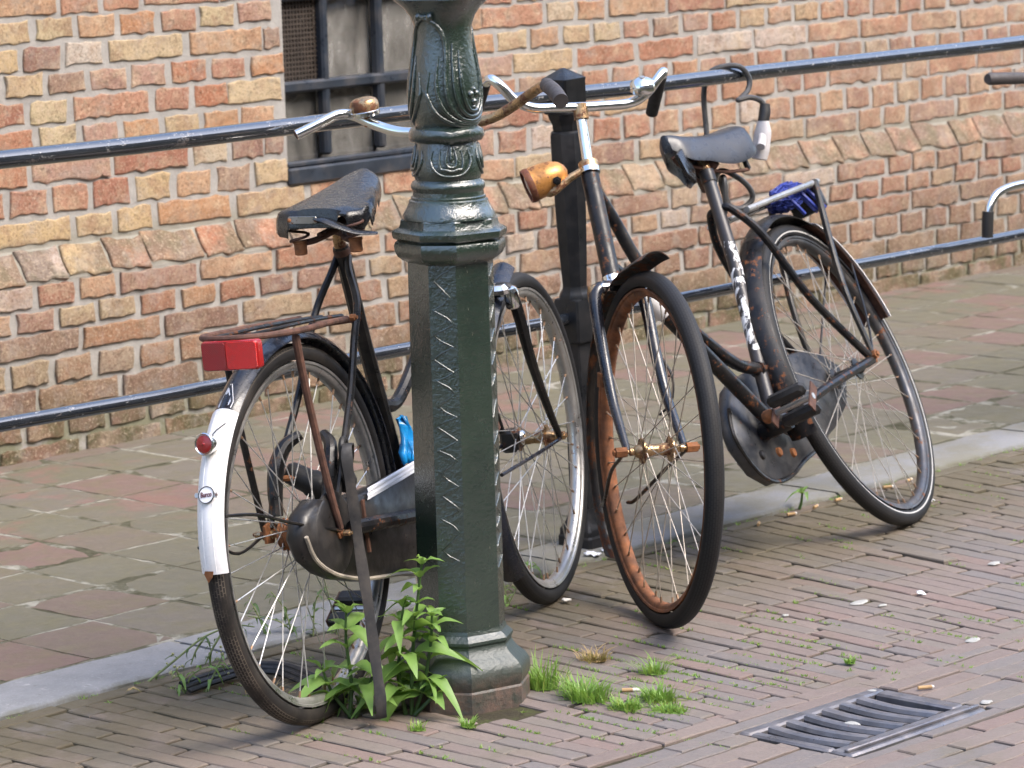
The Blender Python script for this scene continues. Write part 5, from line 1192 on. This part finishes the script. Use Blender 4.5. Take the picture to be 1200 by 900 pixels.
tuft('grass_tuft', 'straw-coloured dead grass tuft among the green tufts', 5.018, 4.448, 90, .034, .036, M['dry_grass'], gr_, 1.1)
tuft('grass_tuft', 'dry straw at the ground behind the tyre of the bicycle with the white mudguard', 4.44, 4.79, 70, .03, .05, M['dry_grass'], gr_, 1.2)
def wisp(name, label, x, y, stems, mat, lmat, rng, r=.0016, heads=None, group='wispy weeds'):
    t = thing(name, label, 'weed', T(x, y, .0), group)
    lm = leaf_mesh('leaf', .032, .0034, lmat, rng, .6)
    for pts, n in stems:
        P = spline(pts, 6); MB().tube(P, [r*1.2, r, r*.6], 6).build('stem', mat, t)
        for j in range(n):
            u = (j+1)/(n+.5); i = min(int(u*(len(P)-1)), len(P)-2); p = P[i]
            link('leaf', lm, t, T(*p) @ RZ(rng.uniform(0, 6.3)) @ RY(rng.uniform(-.9, .6)) @ Matrix.Scale(rng.uniform(.6, 1.25), 4))
        if heads:
            for j in range(heads): 
                p = P[-1] + Vector((rng.gauss(0, .010), rng.gauss(0, .010), rng.gauss(0, .010))); MB().sphere(T(*p), rng.uniform(.0018, .0034), 6, 4).build('seed_head', M['flower'], t)
    return t
WS = simple('weed_stalk', (.20, .24, .09), .6, bump=0)
wisp('wispy_weed', 'long drooping weed stalk leaning over the pale kerb beside the white-tipped wheel', 4.362, 5.06, [([(0, 0, 0), (.045, -.038, .044), (.088, -.074, .085), (.135, -.112, .104), (.165, -.14, .10)], 7), ([(.09, -.076, .086), (.075, -.064, .06), (.066, -.055, .03)], 4), ([(.12, -.10, .10), (.10, -.088, .065), (.085, -.076, .03)], 5)], WS, M['leaf_dark'], pr, .0022)
wisp('wispy_weed', 'low sprawling weed with yellowish leaves over the black rubber strip', 4.343, 4.93, [([(0, 0, 0), (.010, -.010, .034), (.035, -.03, .05), (.075, -.062, .045)], 8), ([(0, 0, 0), (-.006, .006, .03), (-.012, .01, .05)], 5), ([(.03, -.028, .0), (.05, -.04, .045), (.06, -.05, .075)], 7)], WS, M['leaf'], pr, .0018, 10)
wisp('wispy_weed', 'thin dark weeds standing on the kerb seen through the spokes of the rear wheel', 4.80, 5.10, [([(0, 0, 0), (-.01, .012, .06), (-.03, .03, .10)], 12), ([(.03, -.03, 0), (.04, -.03, .07), (.055, -.045, .105)], 12), ([(-.04, .04, 0), (-.05, .045, .04), (-.065, .06, .09)], 10), ([(.07, -.06, 0), (.085, -.07, .05), (.12, -.10, .075)], 10), ([(.01, 0, 0), (-.02, .02, .035), (-.07, .06, .05)], 8)], WS, M['leaf_dark'], pr, .0016)
wisp('wispy_weed', 'pale flowering weed at the ground between rear tyre and hanging strap', 4.425, 4.565, [([(0, 0, 0), (.006, -.004, .03), (.016, -.012, .055)], 6), ([(0, 0, 0), (-.014, .012, .03), (-.024, .02, .05)], 6), ([(0, 0, 0), (.02, -.018, .02), (.036, -.03, .04)], 5), ([(0, 0, 0), (.0, .0, .03), (-.004, .004, .062)], 5)], WS, M['leaf'], pr, .0014, 22)
wisp('wispy_weed', 'small pale flowering weed behind the lamp post beside the front tyre', 5.276, 4.925, [([(0, 0, 0), (-.004, .004, .04), (-.01, .008, .075)], 6), ([(0, 0, 0), (.012, -.01, .03), (.020, -.016, .055)], 6), ([(0, 0, 0), (-.018, .016, .03), (-.026, .022, .05)], 5)], WS, M['leaf'], pr, .0014, 18)
wisp('wispy_weed', 'bright green weed on the kerb seen low through the chrome front rim', 5.50, 5.09, [([(0, 0, 0), (.006, -.006, .02), (.012, -.01, .04)], 8), ([(0, 0, 0), (-.01, .01, .02), (-.02, .018, .034)], 8), ([(.0, 0, 0), (.016, -.01, .02), (.03, -.02, .03)], 6)], WS, M['leaf'], pr, .0016)
# moss and seedlings in the joints: nobody could count them
ms = MB(); mr = random.Random(9)
def clump(x, y, n, h, r):
    for i in range(n):
        a = mr.uniform(0, 6.28); q = r*math.sqrt(mr.random()); p = Vector((x+q*math.cos(a), y+q*math.sin(a), -.001)); d = Vector((mr.gauss(0, 1), mr.gauss(0, 1), 0))*h*.5; s = Vector((mr.uniform(-1, 1), mr.uniform(-1, 1), 0)).normalized()*.0014
        o = len(ms.v); ms.v += [tuple(p+s), tuple(p-s), tuple(p+d+Vector((0, 0, h*mr.uniform(.4, 1))))]; ms.f.append((o, o+1, o+2)); ms.m.append(0)
for i in range(260):
    x = mr.uniform(4.1, 7.2); y = mr.uniform(3.6, 5.05)
    if mr.random() < .5: x, y = mr.gauss(5.0, .35), mr.gauss(4.15, .22)
    if (x-LX)**2+(y-LY)**2 < .02: continue
    Xr = x; s = skew(Xr); gx = round((x + s*(5.05-y) - 3.2)/.0492)*.0492 + 3.2 - s*(5.05-y) + .0246
    if GX0-.03 < x < GX1+.03 and GY0-.05 < y < GY1+.12: continue
    for q in range(mr.randint(1, 5)): clump(gx + mr.gauss(0, .002)-.02*s*q, y - .02*q, mr.randint(4, 12), mr.uniform(.004, .010), mr.uniform(.003, .008))
for i in range(90): clump(mr.uniform(4.0, 7.5), 5.062+mr.gauss(0, .003), mr.randint(4, 10), mr.uniform(.004, .012), .008)
for i in range(60): clump(mr.uniform(6, 10.5), 7.135+mr.gauss(0, .006), mr.randint(6, 14), mr.uniform(.008, .02), .012)
mo_ = ms.build('joint_moss', M['grass'], None, False); mo_['kind'] = 'stuff'
# ================================================================== LITTER
def butt(x, y, a, label, L=.030, white=.4):
    t = thing('cigarette_end', label, 'cigarette end', T(x, y, .0045) @ RZ(a), 'cigarette ends on the street')
    MB().tube([(-L/2, 0, 0), (L/2-L*white, 0, 0)], .0038, 8).build('filter', M['butt_filter'], t)
    MB().tube([(L/2-L*white, 0, 0), (L/2-.004, .0006, 0), (L/2, .0006, -.0006)], [.0037, .0037, .003], 8).build('paper', M['butt_paper'], t)
butt(4.870, 4.225, -.85, 'longest cigarette end, lying between the green grass tufts', .036, .42)
butt(5.221, 3.778, -.62, 'cigarette end on the clinkers behind the drain grate', .032, .15)
for (x, y, a, lb) in ((6.903, 5.040, .2, 'cigarette end by the kerb at the far side seen through the leaning rear wheel'), (6.80, 5.030, -.5, 'cigarette end by the kerb seen in the middle of the leaning rear wheel'), (6.60, 5.035, .1, 'cigarette end by the kerb just in front of the leaning rear tyre'),
                      (6.50, 5.028, .3, 'cigarette end by the kerb, second on the weed side of the leaning rear tyre'), (6.395, 5.020, -.2, 'cigarette end by the kerb next to the broad-leaved weed'), (6.26, 5.015, .6, 'cigarette end by the kerb nearest to the rust-rimmed front wheel')):
    butt(x, y, a, lb, .030, .2)
def splat(x, y, rx, ry, label, mat, name='dropping', cat='bird dropping', group='white bird droppings', h=.0022, a=0):
    m = MB(); n = 14; rr_ = random.Random(int(x*1000)); R0 = [rr_.uniform(.75, 1.15) for _ in range(n)]
    pr_ = [(1.0, 0), (.94, .7), (.6, 1.0), (.05, 1.1)]
    R = [[(rx*k*R0[i]*math.cos(2*PI*i/n), ry*k*R0[i]*math.sin(2*PI*i/n), h*z) for i in range(n)] for k, z in pr_]
    o = m.rings(R).build(name, mat, None, True, 60); o.matrix_basis = T(x, y, .0012) @ RZ(a); tag(o, label, cat, group)
for x, y, rx, ry, lb in ((5.736, 4.324, .028, .015, 'largest white bird dropping on the open clinkers'), (5.745, 4.268, .012, .008, 'faint dropping on the drain side of the largest white one'), (5.550, 4.379, .009, .007, 'small bright white dropping on the clinkers nearest to the rusty front wheel'),
                         (5.598, 3.933, .022, .013, 'oval white dropping where the clinker rows meet the gutter field'), (6.223, 4.312, .020, .012, 'oval white dropping farthest out on the open clinkers'), (5.146, 3.850, .011, .011, 'round pale dropping on the back corner of the drain grate'), (5.205, 3.628, .015, .011, 'pale dropping on the outer corner of the drain grate'), (4.93, 3.735, .012, .020, 'pale dropping across the middle bars of the drain grate'),):
    splat(x, y, rx, ry, lb, M['guano'])
def scrap(x, y, z, sx, sy, a, label, mat, name='paper_scrap', cat='paper scrap', group='litter by the kerb'):
    rr_ = random.Random(int(x*977)); n = 4; vs = [((i/n-.5)*sx+rr_.uniform(-.003, .003), (k/n-.5)*sy+rr_.uniform(-.003, .003), .004+rr_.uniform(-.003, .004)) for k in range(n+1) for i in range(n+1)]
    fs = [(k*(n+1)+i, k*(n+1)+i+1, (k+1)*(n+1)+i+1, (k+1)*(n+1)+i) for k in range(n) for i in range(n)]
    o = MB().add(vs, fs).build(name, mat, None, True, 80); o.matrix_basis = T(x, y, z) @ RZ(a) @ RX(.12); md = o.modifiers.new('t', 'SOLIDIFY'); md.thickness = .0015; tag(o, label, cat, group)
scrap(5.738, 5.085, .011, .030, .034, .5, 'square white paper scrap on the kerb in front of the railing post foot', M['paper'])
scrap(5.80, 5.092, .011, .040, .018, .3, 'narrow white paper scrap on the kerb on the weed side of the railing post foot', M['paper'])
scrap(5.875, 4.262, .002, .012, .018, .3, 'tiny white paper scrap standing on the open clinkers', M['paper'])
scrap(5.372, 4.842, .003, .022, .018, .9, 'crumpled beige scrap beside the tyre with the chrome rim', M['butt_paper'])
scrap(6.704, 4.833, .004, .016, .016, .2, 'white fluff stuck beside the leaning rear tyre', M['paper'])
dl = leaf_mesh('fallen_leaf', .035, .007, M['dry_grass'], pr, .2); o = link('fallen_leaf', dl, None, T(4.27, 5.02, .006) @ RZ(-.4)); tag(o, 'single dry yellow leaf on the clinkers by the kerb', 'leaf')
# ribbed rubber strip lying behind the wheel
sg = thing('rubber_strip', 'black ribbed rubber strip lying on the clinkers behind the rear tyre', 'rubber strip', T(4.42, 4.90, .004))
PS = spline([(-.088, .018, .010), (-.01, .024, .012), (.075, .020, .014), (.118, -.03, .014), (.110, -.10, .012), (.085, -.19, .008)], 7); R = []
prof = [(-.016, 0), (-.016, .006), (-.012, .008), (-.010, .005), (-.006, .005), (-.004, .008), (.0, .008), (.002, .005), (.006, .005), (.008, .008), (.012, .008), (.016, .006), (.016, 0)]
for i, p in enumerate(PS):
    d = (PS[min(i+1, len(PS)-1)]-PS[max(i-1, 0)]).normalized(); s = Vector((-d.y, d.x, 0)); s = (s*.9 + Vector((0, 0, .45))).normalized(); u = d.cross(s)*-1
    u = s.cross(d)*-1
    R.append([p + s*a*1.1 + u*b_*.8 for a, b_ in prof])
MB().rings(R).build('strip', M['rubber'], sg, True, 30)
# reddish stones packed against the lamp foot
for x, y, a, L in ((4.742, 4.362, -.75, .075), (4.800, 4.318, -.6, .05), (4.722, 4.302, -.2, .10)):
    pass
# ================================================================== HOUSES ACROSS THE STREET (mirrored in the paint and the panes)
oh = thing('brick_house', 'brown brick terrace across the street with tall sash windows, mirrored in the panes', 'house', T(8, -9, 0))
ob = simple('dark_facade_brick', (.26, .17, .12), .9, 0, .25, 3, bump=0)
mb = MB(); mb.box(T(0, -4, 5.4), 70, 8, 10.8); mb.build('wall', ob, oh, False)
wf = MB().box(Matrix(), 1.25, .06, 2.2).mesh('window', simple('cream_window_frame', (.62, .58, .48), .6, bump=0), False); pf = MB().box(Matrix(), 1.05, .02, 2.0).mesh('pane', simple('dark_pane', (.03, .035, .04), .08, bump=0), False)
for i in range(-15, 16):
    for k in range(3):
        w_ = link('window', wf, oh, T(i*2.25, .035, 1.9+k*3.25)); link('pane', pf, w_, T(0, .035, 0))
